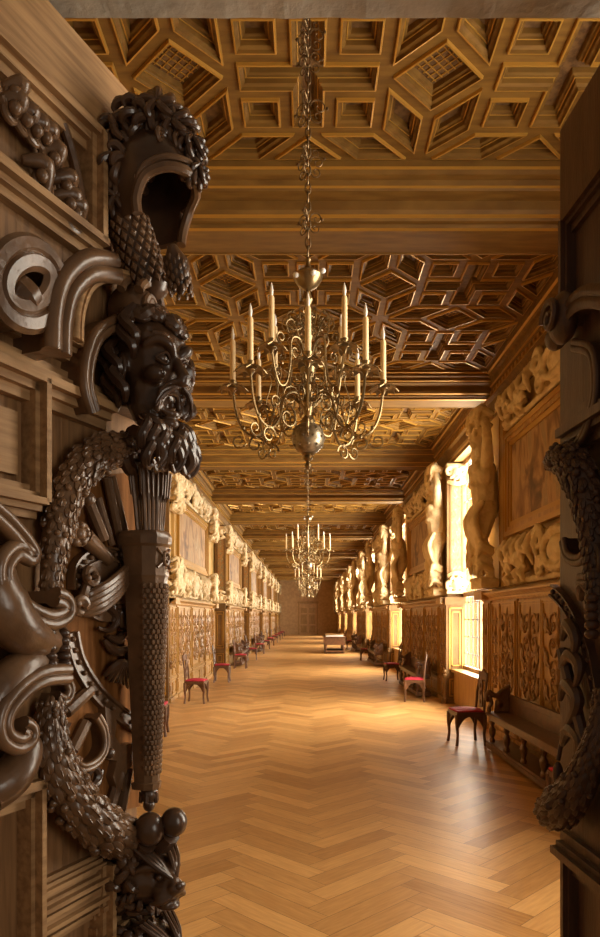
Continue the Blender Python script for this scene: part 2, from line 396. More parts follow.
# windows of the right wall
for k, (a, b_) in enumerate(OPEN):
    g = MB(); g.box(XO, XO+.008, a, b_, .68, 4.9)
    wo = g.build('window_%d' % (k+1), M['glass']); tag(wo, 'tall leaded window bay of the right wall', kind='structure')
    f = MB()
    for y in (a+.03, (a+b_)/2, b_-.03): f.box(XO-.05, XO+.02, y-.035, y+.035, .68, 4.9)
    for z in (.72, 2.2, 4.86): f.box(XO-.05, XO+.02, a, b_, z-.05, z+.05)
    f.build('window_frame', M['carve'], wo)
    l = MB(); ny = 8
    for i in range(1, ny):
        y = a+(b_-a)*i/ny; l.box(XO-.012, XO+.012, y-.008, y+.008, .68, 4.9)
    for i in range(1, 13):
        z = .68+i*.34; l.box(XO-.012, XO+.012, a, b_, z-.008, z+.008)
    l.build('glazing_bar', M['lead'], wo)
    sl = MB(); sl.box(2.9, XO-.05, a, b_, .64, .70); sl.box(2.95, XO-.06, a, b_, .02, .64); sl.build('window_sill', M['panel'], wo)
# near wall: stone lintel and jambs of the doorway
w = MB(); w.box(-3.6, -1.02, 1.52, 2.05, 0, 5.9); w.box(1.02, 3.6, 1.52, 2.05, 0, 5.9); w.box(-1.02, 1.02, 1.52, 2.05, 3.515, 5.9)
wf = w.build('wall_front', M['wall']); tag(wf, 'thick end wall pierced by the doorway', kind='structure')
lm = MB(); n = 60
pts = []
for i in range(n+1):
    x = -1.02+2.04*i/n; ch = .006*noise.noise(Vector((x*9,0,0)))+.004*noise.noise(Vector((x*31,3,0)))
    pts.append((x, 2.056+ch*.5, 3.509+ch))
lm.sweep([Vector((p[0],0,0)) for p in pts], [(0,0),(.001,0)], (0,0,1)) if False else None
vs = []; fs = []
for x, y, z in pts: vs += [(x,1.50,3.512),(x,y,z),(x,y+.02,z+.15),(x,1.50,3.66)]
for i in range(n):
    o = i*4
    for j in range(4): fs.append((o+j, o+(j+1)%4, o+4+(j+1)%4, o+4+j))
fs += [(0,3,2,1),(n*4,n*4+1,n*4+2,n*4+3)]
lm.add(vs, fs); lo = lm.build('trim_lintel', M['stone']); tag(lo, 'chipped grey stone lintel over the doorway', kind='structure')
w = MB()
for y0, y1, z0, z1 in ((-2.2,-1.2,0,4.2),(.2,1.52,0,4.2),(-1.2,.2,0,1.0),(-1.2,.2,3.0,4.2)): w.box(2.4, 2.5, y0, y1, z0, z1)
w.build('wall_vestibule', M['wall'])['kind'] = 'structure'
w = MB(); w.box(2.44, 2.45, -1.2, .2, 1.0, 3.0); wv = w.build('window_8', M['glass']); wv['kind'] = 'structure'  # unseen window, added to go with the lamp that brightens the left leaf
w = MB()
for y in (-1.18,-.5,.18): w.box(2.42,2.47,y-.02,y+.02,1.0,3.0)
for z in (1.02,1.66,2.33,2.98): w.box(2.42,2.47,-1.2,.2,z-.02,z+.02)
w.build('window_frame', M['carve'], wv)
# end wall and its door
w = MB(); w.box(-3.6, 3.6, END_Y, END_Y+.4, 0, 5.9); we = w.build('wall_back', M['endwood']); tag(we, 'far end wall of the gallery in brown panelling', kind='structure')
w = MB()
for x0, x1 in ((-2.9,-2.0),(-1.9,-1.0),(1.0,1.9),(2.0,2.9)):
    w.box(x0, x1, END_Y-.06, END_Y, .1, 2.6); w.box(x0+.12, x1-.12, END_Y-.1, END_Y-.06, .3, 1.1); w.box(x0+.12, x1-.12, END_Y-.1, END_Y-.06, 1.3, 2.5)
w.box(-2.95, 2.95, END_Y-.14, END_Y, 2.65, 2.85); w.box(-2.95, 2.95, END_Y-.08, END_Y, 0, .1)
w.build('panelling', M['endwood'], we)
d = MB(); d.box(-.85, -.01, END_Y-.1, END_Y-.02, 0, 3.0); d.box(.01, .85, END_Y-.1, END_Y-.02, 0, 3.0)
do = d.build('door_3', M['endwood']); tag(do, 'closed wooden double door at the far end', kind='structure')
d = MB()
for s in (-1,1):
    for z0, z1 in ((.2,.9),(1.05,2.0),(2.15,2.85)):
        x0, x1 = sorted((s*.12, s*.74)); d.box(x0, x1, END_Y-.13, END_Y-.1, z0, z1)
d.build('door_panel', M['panel'], do)
d = MB()
for s in (-1,1): d.box(*sorted((s*.86, s*1.0)), END_Y-.16, END_Y-.02, 0, 3.1)
d.box(-1.05, 1.05, END_Y-.2, END_Y-.02, 3.1, 3.3); d.build('door_frame', M['panel'], do)
# ---------------------------------------------------------------- wainscot per pier
PW = [.45,.50,.90,1.0,1.2,1.0,.90,.50,.45]
def frame_rect(mb, x, y0, y1, z0, z1, w, t, mi=0):
    mb.box(x-t, x, y0, y1, z0, z0+w, mi); mb.box(x-t, x, y0, y1, z1-w, z1, mi)
    mb.box(x-t, x, y0, y0+w, z0+w, z1-w, mi); mb.box(x-t, x, y1-w, y1, z0+w, z1-w, mi)
def arabesque(wd, seed):
    """carved candelabrum: vase, urn, paired scrolling leaves; faces -x, centred on y, z .62 to 1.95"""
    mb = MB(); rnd = random.Random(seed); hw = wd/2-.12
    x = 0.
    mb.lathe([(.004,.66),(.05,.67),(.02,.74),(.015,.86),(.06,.98),(.03,1.05),(.05,1.12),(.015,1.2),(.012,1.42),(.055,1.5),(.02,1.58),(.035,1.68),(.008,1.86),(.001,1.9)], (0,0,0), 8)
    for z, k in ((.80,1),(1.12,-1),(1.42,1),(1.66,-1),(.98,1)):
        for s in (-1,1):
            r = min(hw*.8, .17)*rnd.uniform(.75,1.)
            c = (x-.005, s*(r*1.05), z); p = spiral(c, r, r*.15, PI if s > 0 else 0, (1.2 if s > 0 else -1.2)*k, (0,1,0), (0,0,1), 18)
            mb.tube(p, [.016,.012,.008,.012], 5)
            mb.ell((x-.01, s*r*1.05, z), (.02,.03,.03), seg=6, rings=4)
    if wd > .8:
        for s in (-1,1):
            for z in (.85,1.25,1.65):
                mb.ell((x-.01, s*hw*.82, z), (.022,.06,.10), seg=8, rings=5)
                mb.tube([(x-.01, s*hw*.5, z-.1),(x-.02, s*hw*.8, z),(x-.01, s*hw*.95, z+.14)], [.02,.012,.02], 5)
    return mb
panel_protos = {}
def make_panel(wd):
    key = round(wd, 2)
    if key in panel_protos: return copy_tree(panel_protos[key])
    mb = MB(); h = wd/2
    mb.box(-.05, 0, -h+.01, h-.01, .06, 2.0)
    frame_rect(mb, -.05, -h+.05, h-.05, .52, 1.97, .022, .022, 1)
    frame_rect(mb, -.05, -h+.085, h-.085, .56, 1.93, .012, .016, 1)
    mb.box(-.075, -.05, -h, h, .42, .50); mb.box(-.085, -.05, -h, h, .455, .475, 1)
    frame_rect(mb, -.05, -h+.05, h-.05, .12, .40, .02, .018, 1)
    mb.box(-.065, -.05, -h+.13, h-.13, .2, .32)
    mb.box(-.10, 0, -h, h, 0, .08)
    o = mb.build('panel', [M['panel'], M['gilt']])
    a = arabesque(wd, int(wd*100)).build('carving', M['carve'], o, smooth=True); a.location = (-.055, 0, 0)
    panel_protos[key] = o
    return o
ORD = ['nearest','second','third','fourth','fifth','sixth','farthest']
wcor = [(0,2.0),(-.07,2.0),(-.09,2.03),(-.09,2.05),(-.13,2.08),(-.17,2.10),(-.17,2.13),(0,2.14)]
first_panel = set()
for sg, side in ((-1,'left'),(1,'right')):
    for k, (a, b_) in enumerate(PIERS):
        hidden = (sg < 0 and k == 0)
        e = empty('wainscot', (sg*2.90, a, 0), 0 if sg > 0 else PI)
        if sg < 0: e.location = (sg*2.90, b_, 0)
        if hidden: e.name = 'trim_1'; tag(e, 'gilded wainscot hidden behind the left door leaf', kind='structure')
        else: tag(e, 'carved gilded walnut wainscot on the %s pier of the %s wall' % ((ORD[k] if sg > 0 else ['','nearest visible','second visible','third visible','fourth visible','fifth visible','farthest'][k]), side), 'wainscot', 'wainscots of the gallery piers')
        L = b_-a; y = 0; ws = PW if L > 6.5 else [.45,.5,.9]+([.9,.5,.45] if L > 3.7 else [])
        sc = L/sum(ws)
        for i, wd in enumerate(ws):
            p = make_panel(wd); p.parent = e; p.location = (.0 if i % 2 == 0 else .025, (y+wd/2)*sc, 0); p.scale = (1, sc, 1); y += wd
        c = MB(); c.sweep([(0,0,0),(0,L,0)], [(q[0]*-1 if False else q[0], q[1]) for q in wcor], (0,0,1), 0)
        # orientation: side vector of a +y path with up z is +x
        c.box(-.175, -.165, 0, L, 2.105, 2.125, 1); c.box(-.095, -.088, 0, L, 2.03, 2.045, 1)
        c.build('wainscot_cornice', [M['panel'], M['gilt']], e)
        # blocks that break the cornice forward
        for yy in (.0, L-.5):
            bl = MB(); bl.box(-.20, 0, yy, yy+.5, 2.02, 2.15); bl.box(-.205, -.195, yy, yy+.5, 2.11, 2.13, 1)
            bl.build('cornice_block', [M['panel'], M['gilt']], e)
# blind recesses on the left: dark panelling
for k, (a, b_) in enumerate(OPEN[1:]):
    mb = MB(); mb.box(-3.25, -3.2, a, b_, 0, 2.1);
    for i in range(3):
        y0 = a+.1+i*.93; mb.box(-3.2, -3.17, y0, y0+.8, .6, 1.95); mb.box(-3.2, -3.17, y0, y0+.8, .12, .5)
    mb.box(-3.2, -3.12, a, b_, 2.05, 2.15)
    o = mb.build('trim_%d' % (k+2), M['carve']); tag(o, 'dark panelled blind recess in the left wall', kind='structure')
# ---------------------------------------------------------------- painted pilasters with stucco scrolls at the near end of each pier
def scroll_cap(flip):
    mb = MB(); s = -1 if flip else 1
    mb.ell((.2,-.07,0), (.13,.10,.13), seg=14, rings=8)
    for sx in (0.02,.38):
        mb.tube(spiral((sx+.03 if sx < .2 else sx-.03,-.08,.04*s), .11, .02, 0, 1.4, (1,0,0), (0,0,1), 20), [.045,.03], 8)
    mb.tube(curve([(.0,-.06,-.16*s),(.1,-.12,-.20*s),(.2,-.14,-.22*s),(.3,-.12,-.20*s),(.4,-.06,-.16*s)]), .045, 8)
    mb.box(-.03,.43,-.1,0,(.14 if s > 0 else -.2),(.2 if s > 0 else -.14))
    for i in range(7): mb.ell((.06+i*.045,-.15,-.1*s+.03*math.sin(i*2)), .035, seg=8, rings=5)
    return mb.xf(Matrix.Diagonal((.86,1,1,1)))
def make_pilaster():
    e = empty('painted_pilaster')
    mb = MB(); mb.box(0,.36,-.04,0,2.15,4.9); mb.box(.06,.09,-.052,-.04,2.5,4.55); mb.box(.29,.32,-.052,-.04,2.5,4.55)
    mb.build('shaft', [M['pilaster']], e)
    m2 = MB(); m2.box(.09,.29,-.046,-.04,2.55,4.5); m2.build('arabesque_panel', M['arab'], e)
    c = scroll_cap(False).clay('scroll_capital', M['stucco'], e, .014, 1); c.location = (0,-.02,4.66)
    c = scroll_cap(True).clay('scroll_foot', M['stucco'], e, .014, 1); c.location = (0,-.02,2.42)
    b = MB(); b.box(-.03,.36,-.10,0,.0,2.0); b.box(-.05,.36,-.14,0,0,.1); b.box(-.06,.36,-.15,0,2.0,2.15); b.box(-.05,.36,-.13,0,.52,.62)
    def fr(z0,z1,q,t,g=1):
        for (x0,x1,za,zb) in ((q,.34-q,z0,z0+.02),(q,.34-q,z1-.02,z1),(q,q+.02,z0,z1),(.32-q,.34-q,z0,z1)): b.box(x0,x1,-.10-t,-.10,za,zb,g)
    fr(.68,1.94,.03,.02); fr(.76,1.86,.08,.015); fr(.14,.5,.03,.02); fr(.2,.44,.09,.015)
    b.build('pedestal', [M['pilaster'], M['gilt']], e, smooth=False)
    n = MB(); n.lathe([(.05,0),(.05,.1),(.03,.12),(.03,.5),(.05,.53),(.05,.58),(.02,.6),(.035,.65),(.0,.70)], (-.06,-.12,0), 10); n.build('newel_post', M['pilaster'], e, smooth=True)
    return e
pp = make_pilaster()
for sg, side in ((1,'right'),(-1,'left')):
    for k, (a, b_) in enumerate(PIERS):
        if k == 0: continue
        if sg > 0: o = place(pp, None, (2.83, a-.014, 0), 0)
        else:
            o = copy_tree(pp); o.location = (-2.83-.36, a-.014, 0)
        nm = ORD[k-1] if k < 6 else 'farthest'
        tag(o, 'painted gold pilaster with cream scrolls, %s on the %s wall' % (nm, side), 'pilaster', 'painted pilasters beside the bays')
# ---------------------------------------------------------------- frescoes, stucco reliefs and figures
def figure(mb, P, sc=1., hd=None):
    """P: dict of joints; one welded body"""
    c = mb.cap_
    V = {k: Vector(v)*sc for k, v in P.items()}
    c(V['hip'], V['chest'], .18*sc, .21*sc); mb.ell(V['chest'], (.18*sc,.27*sc,.24*sc)); mb.ell(V['hip'], (.18*sc,.23*sc,.18*sc))
    for q in (-1,1): mb.ell(V['chest']+Vector((-.12,q*.11,.07))*sc, (.08*sc,.11*sc,.09*sc)); mb.ell(V['chest']+Vector((-.14,q*.06,-.16))*sc, .06*sc)
    c(V['chest']+Vector((0,0,.18*sc)), V['head'], .075*sc, .07*sc)
    h = V['head']; mb.ell(h+Vector((0,0,.04*sc)), (.115*sc,.095*sc,.135*sc)); mb.ell(h+Vector((-.11*sc,0,0)), (.03*sc,.02*sc,.04*sc)); mb.ell(h+Vector((-.06*sc,0,-.06*sc)), (.06*sc,.055*sc,.06*sc))
    for i in range(12):
        a = i*2.4; mb.ell(h+Vector((.05*math.cos(a)+.02, .09*math.sin(a), .10+.03*math.sin(i)))*sc, .045*sc, seg=8, rings=5)
    for s in ('l','r'):
        sh = V['chest']+Vector((0,(.24 if s=='l' else -.24)*sc,.13*sc)); c(sh, V['el'+s], .095*sc, .068*sc); c(V['el'+s], V['ha'+s], .070*sc, .048*sc); mb.ell(V['ha'+s], (.05*sc,.045*sc,.065*sc))
        for q in range(4): c(V['ha'+s], V['ha'+s]+Vector((-.05, .03*(q-1.5), .09 if V['ha'+s].z > V['el'+s].z else -.09))*sc, .02*sc, .014*sc, 6)
        hp = V['hip']+Vector((0,(.11 if s=='l' else -.11)*sc,-.05*sc)); c(hp, V['kn'+s], .145*sc, .095*sc); c(V['kn'+s], V['fo'+s], .100*sc, .055*sc)
        mb.ell(V['fo'+s]+Vector((-.07*sc,0,-.02*sc)), (.12*sc,.05*sc,.04*sc))
def satyr(variant):
    mb = MB()
    if variant == 0: P = dict(hip=(0,.02,1.05), chest=(-.05,-.02,1.55), head=(-.12,-.04,2.02), ell=(-.05,.45,1.95), hal=(-.05,.22,2.38), elr=(-.1,-.46,1.95), har=(-.08,-.20,2.40), knl=(-.15,.18,.55), fol=(-.02,.16,.05), knr=(-.12,-.2,.6), **{'for':(.02,-.22,.05)})
    else: P = dict(hip=(0,0,1.0), chest=(-.08,.06,1.48), head=(-.16,.12,1.93), ell=(-.2,.46,1.35), hal=(-.3,.25,1.08), elr=(-.1,-.40,1.88), har=(-.10,-.30,2.32), knl=(-.18,.2,.52), fol=(-.02,.22,.05), knr=(-.1,-.14,.55), **{'for':(-.05,-.12,.05)})
    figure(mb, P, 1.08)
    # drapery and fruit at the hips, base block
    rnd = random.Random(variant)
    for i in range(14): mb.tube(curve([(-.12,-.3+i*.048,1.22),(-.24,-.3+i*.045+.03*math.sin(i*2),.95),(-.16,-.32+i*.05,.60),(-.1,-.30+i*.05+.05*math.sin(i),.30-.1*(i%3))]), [.045,.055,.04,.02], 7)
    for i in range(40):
        a = rnd.uniform(0,2*PI); zq = rnd.choice((rnd.uniform(.1,.6), rnd.uniform(2.2,2.6))); yq = .34*math.cos(a)
        mb.tube(curve([(.02,yq,zq),(-.16,yq*1.1,zq+.08),(-.22,yq+.06*math.sin(a),zq-.04)],4), [.05,.055,.025], 6)
    mb.ell((0,0,.0),(.22,.36,.09)); mb.box(-.16,.12,-.34,.34,-.1,.03)
    for i in range(10): mb.ell((-.12+.03*math.sin(i*3), -.3+i*.066, 2.55+.05*math.cos(i*2.1)), .07, seg=8, rings=5)
    return mb
def putto(mb, c, s, lean, sc):
    c = Vector(c); P = dict(hip=(0,0,.42), chest=(-.05,lean*.08,.68), head=(-.1,lean*.12,.98), ell=(-.12,.34,.8), hal=(-.12,.42,1.05), elr=(-.14,-.32,.62), har=(-.16,-.44,.5), knl=(-.2,.2,.25), fol=(-.05,.25,.0), knr=(-.18,-.2,.25), **{'for':(-.05,-.25,.0)})
    st = len(mb.v); figure(mb, P, 1.); mb.xf(Matrix.Translation(c) @ Matrix.Diagonal((sc,sc*s,sc,1)), st)
def relief(w, h, seed, top):
    mb = MB(); rnd = random.Random(seed)
    # central cartouche
    mb.tube([(-.06+0*a, .42*math.cos(a*PI/12), h*.5+h*.33*math.sin(a*PI/12)) for a in range(24)], .05, 8, closed=True)
    mb.ell((-.02,0,h*.5), (.10,.33,h*.26))
    for s in (-1,1):
        mb.tube(spiral((-.08,s*.55,h*.75), .16, .03, 0, 1.5*s, (0,1,0),(0,0,1),20), [.05,.03], 7)
        mb.tube(spiral((-.08,s*.5,h*.22), .13, .03, PI, -1.5*s, (0,1,0),(0,0,1),20), [.05,.03], 7)
        putto(mb, (-.02, s*w*.30, h*.02), s, 1, h*.72)
        putto(mb, (-.02, s*w*.44, h*.0), -s, 1, h*.55)
        for i in range(15):
            t = i/14; y = s*(w*.2+t*w*.26); z = h*.75-(.42*h if top else .3*h)*math.sin(t*PI)
            for q in range(3): mb.ell((-.09+rnd.uniform(-.03,.03), y+rnd.uniform(-.03,.03), z+rnd.uniform(-.06,.06)), rnd.uniform(.035,.06), seg=7, rings=5)
        for i in range(6):
            y = s*w*(.12+.07*i); mb.tube(curve([(-.03,y,h*.95),(-.12,y+.06,h*.7),(-.05,y+.1*rnd.uniform(-1,1),h*.3)],5), [.04,.055,.02], 6)
    mb.box(-.03,.03,-w*.47,w*.47,0.0,.08)
    return mb
FW, FZ0, FZ1 = 4.2, 3.05, 4.25
def make_fresco():
    e = empty('fresco')
    p = MB(); p.box(-.02,.02,-FW/2,FW/2,FZ0,FZ1); p.build('painting', M['mural'], e)
    f = MB()
    for q, t, mi in ((0,.05,0),(.07,.03,1),(-.06,.07,1)):
        y0, y1, z0, z1 = -FW/2-.08+q, FW/2+.08-q, FZ0-.08+q, FZ1+.08-q
        frame_rect(f, -.01, y0, y1, z0, z1, .07, t, mi)
    f.build('frame', [M['panel'], M['gilt']], e)
    return e
def flat_back(o, x):
    for v in o.data.vertices:
        if v.co.x > x: v.co.x = x
    o.data.update()
fr = make_fresco()
topr = relief(4.6, .56, 3, True).clay('stucco_frieze', M['stucco'], None, .016, 0, .03, .06)
botr = relief(4.4, .68, 8, False).clay('stucco_cartouche', M['stucco'], None, .016, 0, .03, .06)
def trophy(seed, h):
    mb = MB(); rnd = random.Random(seed); putto(mb, (-.02,.0,.02), 1 if seed % 2 else -1, 1, h*.78)
    mb.box(-.05,.03,-.3,.3,0,.07)
    for i in range(60):
        y = rnd.uniform(-.36,.36); z = rnd.uniform(.05,h*.95); o = rnd.uniform(-.1,.1)
        if rnd.random() < .5: mb.ell((-.05+o*.5,y,z), rnd.uniform(.035,.065), seg=7, rings=5)
        else: mb.tube(curve([(.0,y,z),(-.13,y+o,z+.06),(-.16,y+o*2,z-.05),(-.08,y+o*2.4,z-.10)],4), [.04,.05,.035,.015], 6)
    for s in (-1,1): mb.tube(spiral((-.1,s*.26,h*.3),.12,.03,0,1.4*s,(0,1,0),(0,0,1),20),[.045,.03],7)
    return mb
trop = [trophy(3,.95).clay('stucco_trophy', M['stucco'], None, .016, 0, .03, .06), trophy(6,.8).clay('stucco_trophy', M['stucco'], None, .016, 0, .03, .06)]
sat = [satyr(i).clay('stucco_figure', M['stucco'], None, .014, 1, .016, .05) for i in (0,1)]
for o in sat: flat_back(o, .19)
for o in (topr, botr): flat_back(o, .068)
for o in trop: flat_back(o, .088)
for sg, side in ((1,'right'),(-1,'left')):
    rz = 0 if sg > 0 else PI
    for k, (a, b_) in enumerate(PIERS):
        if sg < 0 and k == 0: continue
        L = b_-a; c = (a+b_)/2; x = sg*2.93
        where = '%s pier of the %s wall' % ((ORD[k] if sg > 0 else ['','nearest visible','second visible','third visible','fourth visible','fifth visible','farthest'][k]), side)
        o = place(fr, None, (x, c, 0), rz, label='figure fresco in a gilded frame on the '+where, cat='fresco', group='frescoes of the upper walls')
        if L < 6: o.scale = (1, L/6.9, 1)
        o2 = place(topr, None, (sg*2.88, c, 4.44), rz, label='putti frieze above the fresco, '+where, cat='relief', group='stucco friezes above the frescoes')
        o3 = place(botr, None, (sg*2.88, c, 2.20), rz, label='stucco cartouche below the fresco, '+where, cat='relief', group='stucco cartouches below the frescoes')
        if L < 6: o2.scale = o3.scale = (1, L/6.9, 1)
        for j, yy in enumerate((a+.55, b_-.55)):
            near = (j == 0)
            if k == 0 and near: continue
            if sg < 0:
                for q, (zq, nm) in enumerate(((3.98,'upper'),(2.21,'lower'))):
                    place(trop[q], None, (sg*2.86, yy, zq), rz, label='%s putto trophy, %s end, %s' % (nm, 'near' if near else 'far', where), cat='relief', group='stucco trophies on the left wall')
                continue
            place(sat[(k+j+1) % 2], None, (sg*2.76, yy, 2.29), rz, label='stucco figure, %s end, %s' % ('near' if near else 'far', where), cat='statue', group='stucco figures between the frescoes')
# ---------------------------------------------------------------- chandeliers
def make_chandelier():
    e = empty('chandelier')
    z = lambda v: v+EYE
    s = MB(); s.lathe([(.0,z(.84)),(.012,z(.85)),(.02,z(.87)),(.01,z(.885)),(.028,z(.905)),(.02,z(.92)),(.04,z(.93))], seg=14)
    s.build('finial', M['brass'], e, smooth=True)
    s = MB(); s.ell((0,0,z(1.02)), .094, seg=28, rings=18); o = s.build('globe', M['silver'], e, smooth=True)
    s = MB()
    for i in range(10):
        for j in (-1,0,1):
            a = i*PI/5+j*.3; q = j*.5; s.ell((.094*math.cos(a)*math.cos(q), .094*math.sin(a)*math.cos(q), z(1.02)+.094*math.sin(q)), (.009,.009,.008), seg=6, rings=4)
    s.build('embossed_dot', M['silver'], o, smooth=True)
    s = MB(); s.lathe([(.03,z(1.10)),(.045,z(1.12)),(.02,z(1.15)),(.03,z(1.19)),(.05,z(1.22)),(.022,z(1.26)),(.018,z(1.34)),(.04,z(1.38)),(.048,z(1.42)),(.02,z(1.46)),(.016,z(1.56)),(.032,z(1.60)),(.016,z(1.64)),(.014,z(1.78)),(.03,z(1.81)),(.012,z(1.86))], seg=16)
    s.build('stem', M['brass'], e, smooth=True)
    s = MB(); s.lathe([(.01,z(1.86)),(.055,z(1.89)),(.082,z(1.93)),(.085,z(1.945)),(.06,z(1.97)),(.022,z(1.99)),(.012,z(2.02)),(.018,z(2.04)),(.006,z(2.06))], seg=18); o = s.build('crown_bowl', M['brass'], e, smooth=True)
    for i in range(5):
        a = R(-70+72*i); s = MB(); s.ell((.085*math.cos(a), .085*math.sin(a), z(1.95+(.03 if i%2 else -.02))), (.018,.018,.016), seg=10, rings=6); s.build('crystal_knob', M['crystal'], o, smooth=True)
    def arm(r, zb, low, big):
        m = MB()
        if big:
            m.tube(curve([(.03,0,z(1.2)),(.10,0,z(1.26)),(.18,0,z(1.22)),(.22,0,z(1.10)),(.28,0,z(1.03)),(.36,0,z(1.06)),(.41,0,z(1.16)),(r,0,z(zb))], 6), .0075, 6)
            m.tube(spiral((.16,0,z(1.11)), .07, .012, PI/2, 1.4, (1,0,0),(0,0,1),22), [.007,.005], 6)
            m.tube(spiral((.30,0,z(.985)), .052, .01, PI, -1.3, (1,0,0),(0,0,1),20), [.007,.005], 6)
            m.tube(spiral((.395,0,z(1.005)), .045, .01, PI*1.1, 1.2, (1,0,0),(0,0,1),20), [.006,.004], 6)
            m.tube(spiral((.245,0,z(1.18)), .04, .01, -PI/2, 1.3, (1,0,0),(0,0,1),18), [.006,.004], 6)
            m.tube(curve([(.22,0,z(1.1)),(.24,0,z(1.22)),(.21,0,z(1.33)),(.215,0,z(1.38))],5), [.006,.002], 6)
            for t in ((.2,1.16),(.3,1.03),(.37,1.08)): m.ell((t[0],0,z(t[1])), (.013,.01,.016), seg=8, rings=5)
        else:
            m.tube(curve([(.03,0,z(1.50)),(.07,0,z(1.57)),(.13,0,z(1.55)),(.14,0,z(1.42)),(.17,0,z(1.30)),(.22,0,z(1.28)),(.26,0,z(1.36)),(r,0,z(zb))], 6), .007, 6)
            m.tube(spiral((.10,0,z(1.49)), .05, .01, PI/2, 1.3, (1,0,0),(0,0,1),20), [.006,.004], 6)
            m.tube(spiral((.21,0,z(1.54)), .035, .01, -PI/2, 1.3, (1,0,0),(0,0,1),18), [.006,.003], 6)
            m.tube(curve([(.06,0,z(1.56)),(.12,0,z(1.66)),(.17,0,z(1.63)),(.15,0,z(1.58))],5), [.005,.003], 6)
        return m
    def pan(r, zb):
        m = MB(); m.lathe([(.006,zb-.05),(.016,zb-.03),(.03,zb-.02),(.036,zb-.005),(.02,zb),(.02,zb+.02),(.024,zb+.03)], (0,0,EYE), 12)
        for i in range(10):
            a = 2*PI*i/10; d = Vector((math.cos(a), math.sin(a), 0)); t = Vector((-d.y, d.x, 0)); c0 = Vector((0,0,EYE+zb-.02))
            p = [c0+d*.02-t*.012, c0+d*.060-t*.022+Vector((0,0,.010)), c0+d*.090+Vector((0,0,-.014)), c0+d*.060+t*.022+Vector((0,0,.010)), c0+d*.02+t*.012]
            m.prism(p, (0,0,.006))
        return m.xf(Matrix.Translation((r,0,0)))
    def candle():
        m = MB(); m.lathe([(.0155,.02),(.0165,.05),(.0155,.25),(.012,.262)], (0,0,EYE), 12); return m
    def flame():
        m = MB(); m.lathe([(.006,.26),(.010,.28),(.011,.295),(.006,.32),(.0008,.338)], (0,0,EYE), 10); return m
    proto = {}
    for big, n, r, zb in ((True,8,.43,1.32),(False,4,.28,1.48)):
        for i in range(n):
            a = -PI/2+2*PI*i/n+(PI/4 if not big else 0)
            if big not in proto:
                A = arm(r,zb,0,big).build('arm', M['brass'], e, smooth=True); Pn = pan(r,zb).build('drip_pan', M['brass'], A, smooth=True, angle=30)
                Cn = candle().xf(Matrix.Translation((r,0,zb))).build('candle', M['wax'], e, smooth=True); Fl = flame().xf(Matrix.Translation((r,0,zb))).build('flame_bulb', M['bulb'], Cn, smooth=True)
                proto[big] = (A, Cn)
            else: A, Cn = copy_tree(proto[big][0], e), copy_tree(proto[big][1], e)
            A.rotation_euler = (0,0,a); Cn.rotation_euler = (0,0,a)
    # rosettes of leaves round the upper stem
    m = MB()
    for i in range(10):
        a = i*PI/5; d = Vector((math.cos(a),math.sin(a),0)); c = d*.10+Vector((0,0,z(1.68)))
        m.tube(spiral(c, .070, .01, PI, 1.4, d, (0,0,1), 16), [.005,.003], 5)
        for q in range(5): m.ell(c+d*(.03*math.cos(q*1.3))+Vector((0,0,.04*math.sin(q*1.3))), .010, seg=6, rings=4)
    m.build('leaf_rosette', M['brass'], e, smooth=True)
    m = MB()
    for i in range(10):
        d = Vector((math.cos(i*PI/5), math.sin(i*PI/5), 0)); m.tube(spiral(d*.12+Vector((0,0,z(1.24))), .065, .01, PI, -1.4, d, (0,0,1), 16), [.005,.003], 5); m.tube(spiral(d*.07+Vector((0,0,z(1.35))), .05, .01, 0, -1.3, d, (0,0,1), 14), [.005,.003], 5)
    m.build('scroll_ring', M['brass'], e, smooth=True)
    # chain
    ztop = ZC+.085; zz = z(2.06); m = MB(); i = 0
    while zz < ztop-.03:
        ax = (1,0,0) if i % 2 else (0,1,0); h = .034
        m.tube([Vector((0,0,zz+h*.8))+Vector(ax)*.014*math.cos(t*PI/6)+Vector((0,0,h*math.sin(t*PI/6))) for t in range(12)], .005, 5, closed=True); zz += .052; i += 1
    ch = m.build('chain', M['iron'], e, smooth=True)
    for zc, n_, big in ((2.28,2,1.1),(2.63,3,1.25),(2.92,2,1.5),(3.20,2,1.1),(3.36,3,1.3),(3.62,2,1.2)):
        m = MB()
        for j in range(3):
            d = Vector((math.cos(j*PI*2/3+.2), math.sin(j*PI*2/3+.2), 0))
            for q in range(n_):
                zq = z(zc)+(q-n_/2)*.055; r = .028*big*(1+.25*math.sin(q*2)); 
                m.tube(spiral(d*(r+.012)+Vector((0,0,zq)), r, .007, PI, 1.25*(-1)**q, d, (0,0,1), 14), [.0045,.003], 5)
            m.ell(d*.075*big+Vector((0,0,z(zc))), .010, seg=6, rings=4)
        m.build('scrollwork', M['iron'], ch, smooth=True)
    m = MB(); m.lathe([(.01,ztop-.05),(.05,ztop-.03),(.07,ztop-.0),(.07,ztop+.01)], seg=14); m.build('ceiling_rose', M['brass'], e, smooth=True)
    return e
chand = make_chandelier()
for k, w_ in enumerate(['nearest and largest in view','second from the doorway','third from the doorway','fourth from the doorway']):
    place(chand, None, (0, 4.0+PERIOD*k, 0), 0, label='brass chandelier with ivory candles on a chain, '+w_, cat='chandelier', group='chandeliers along the gallery axis')
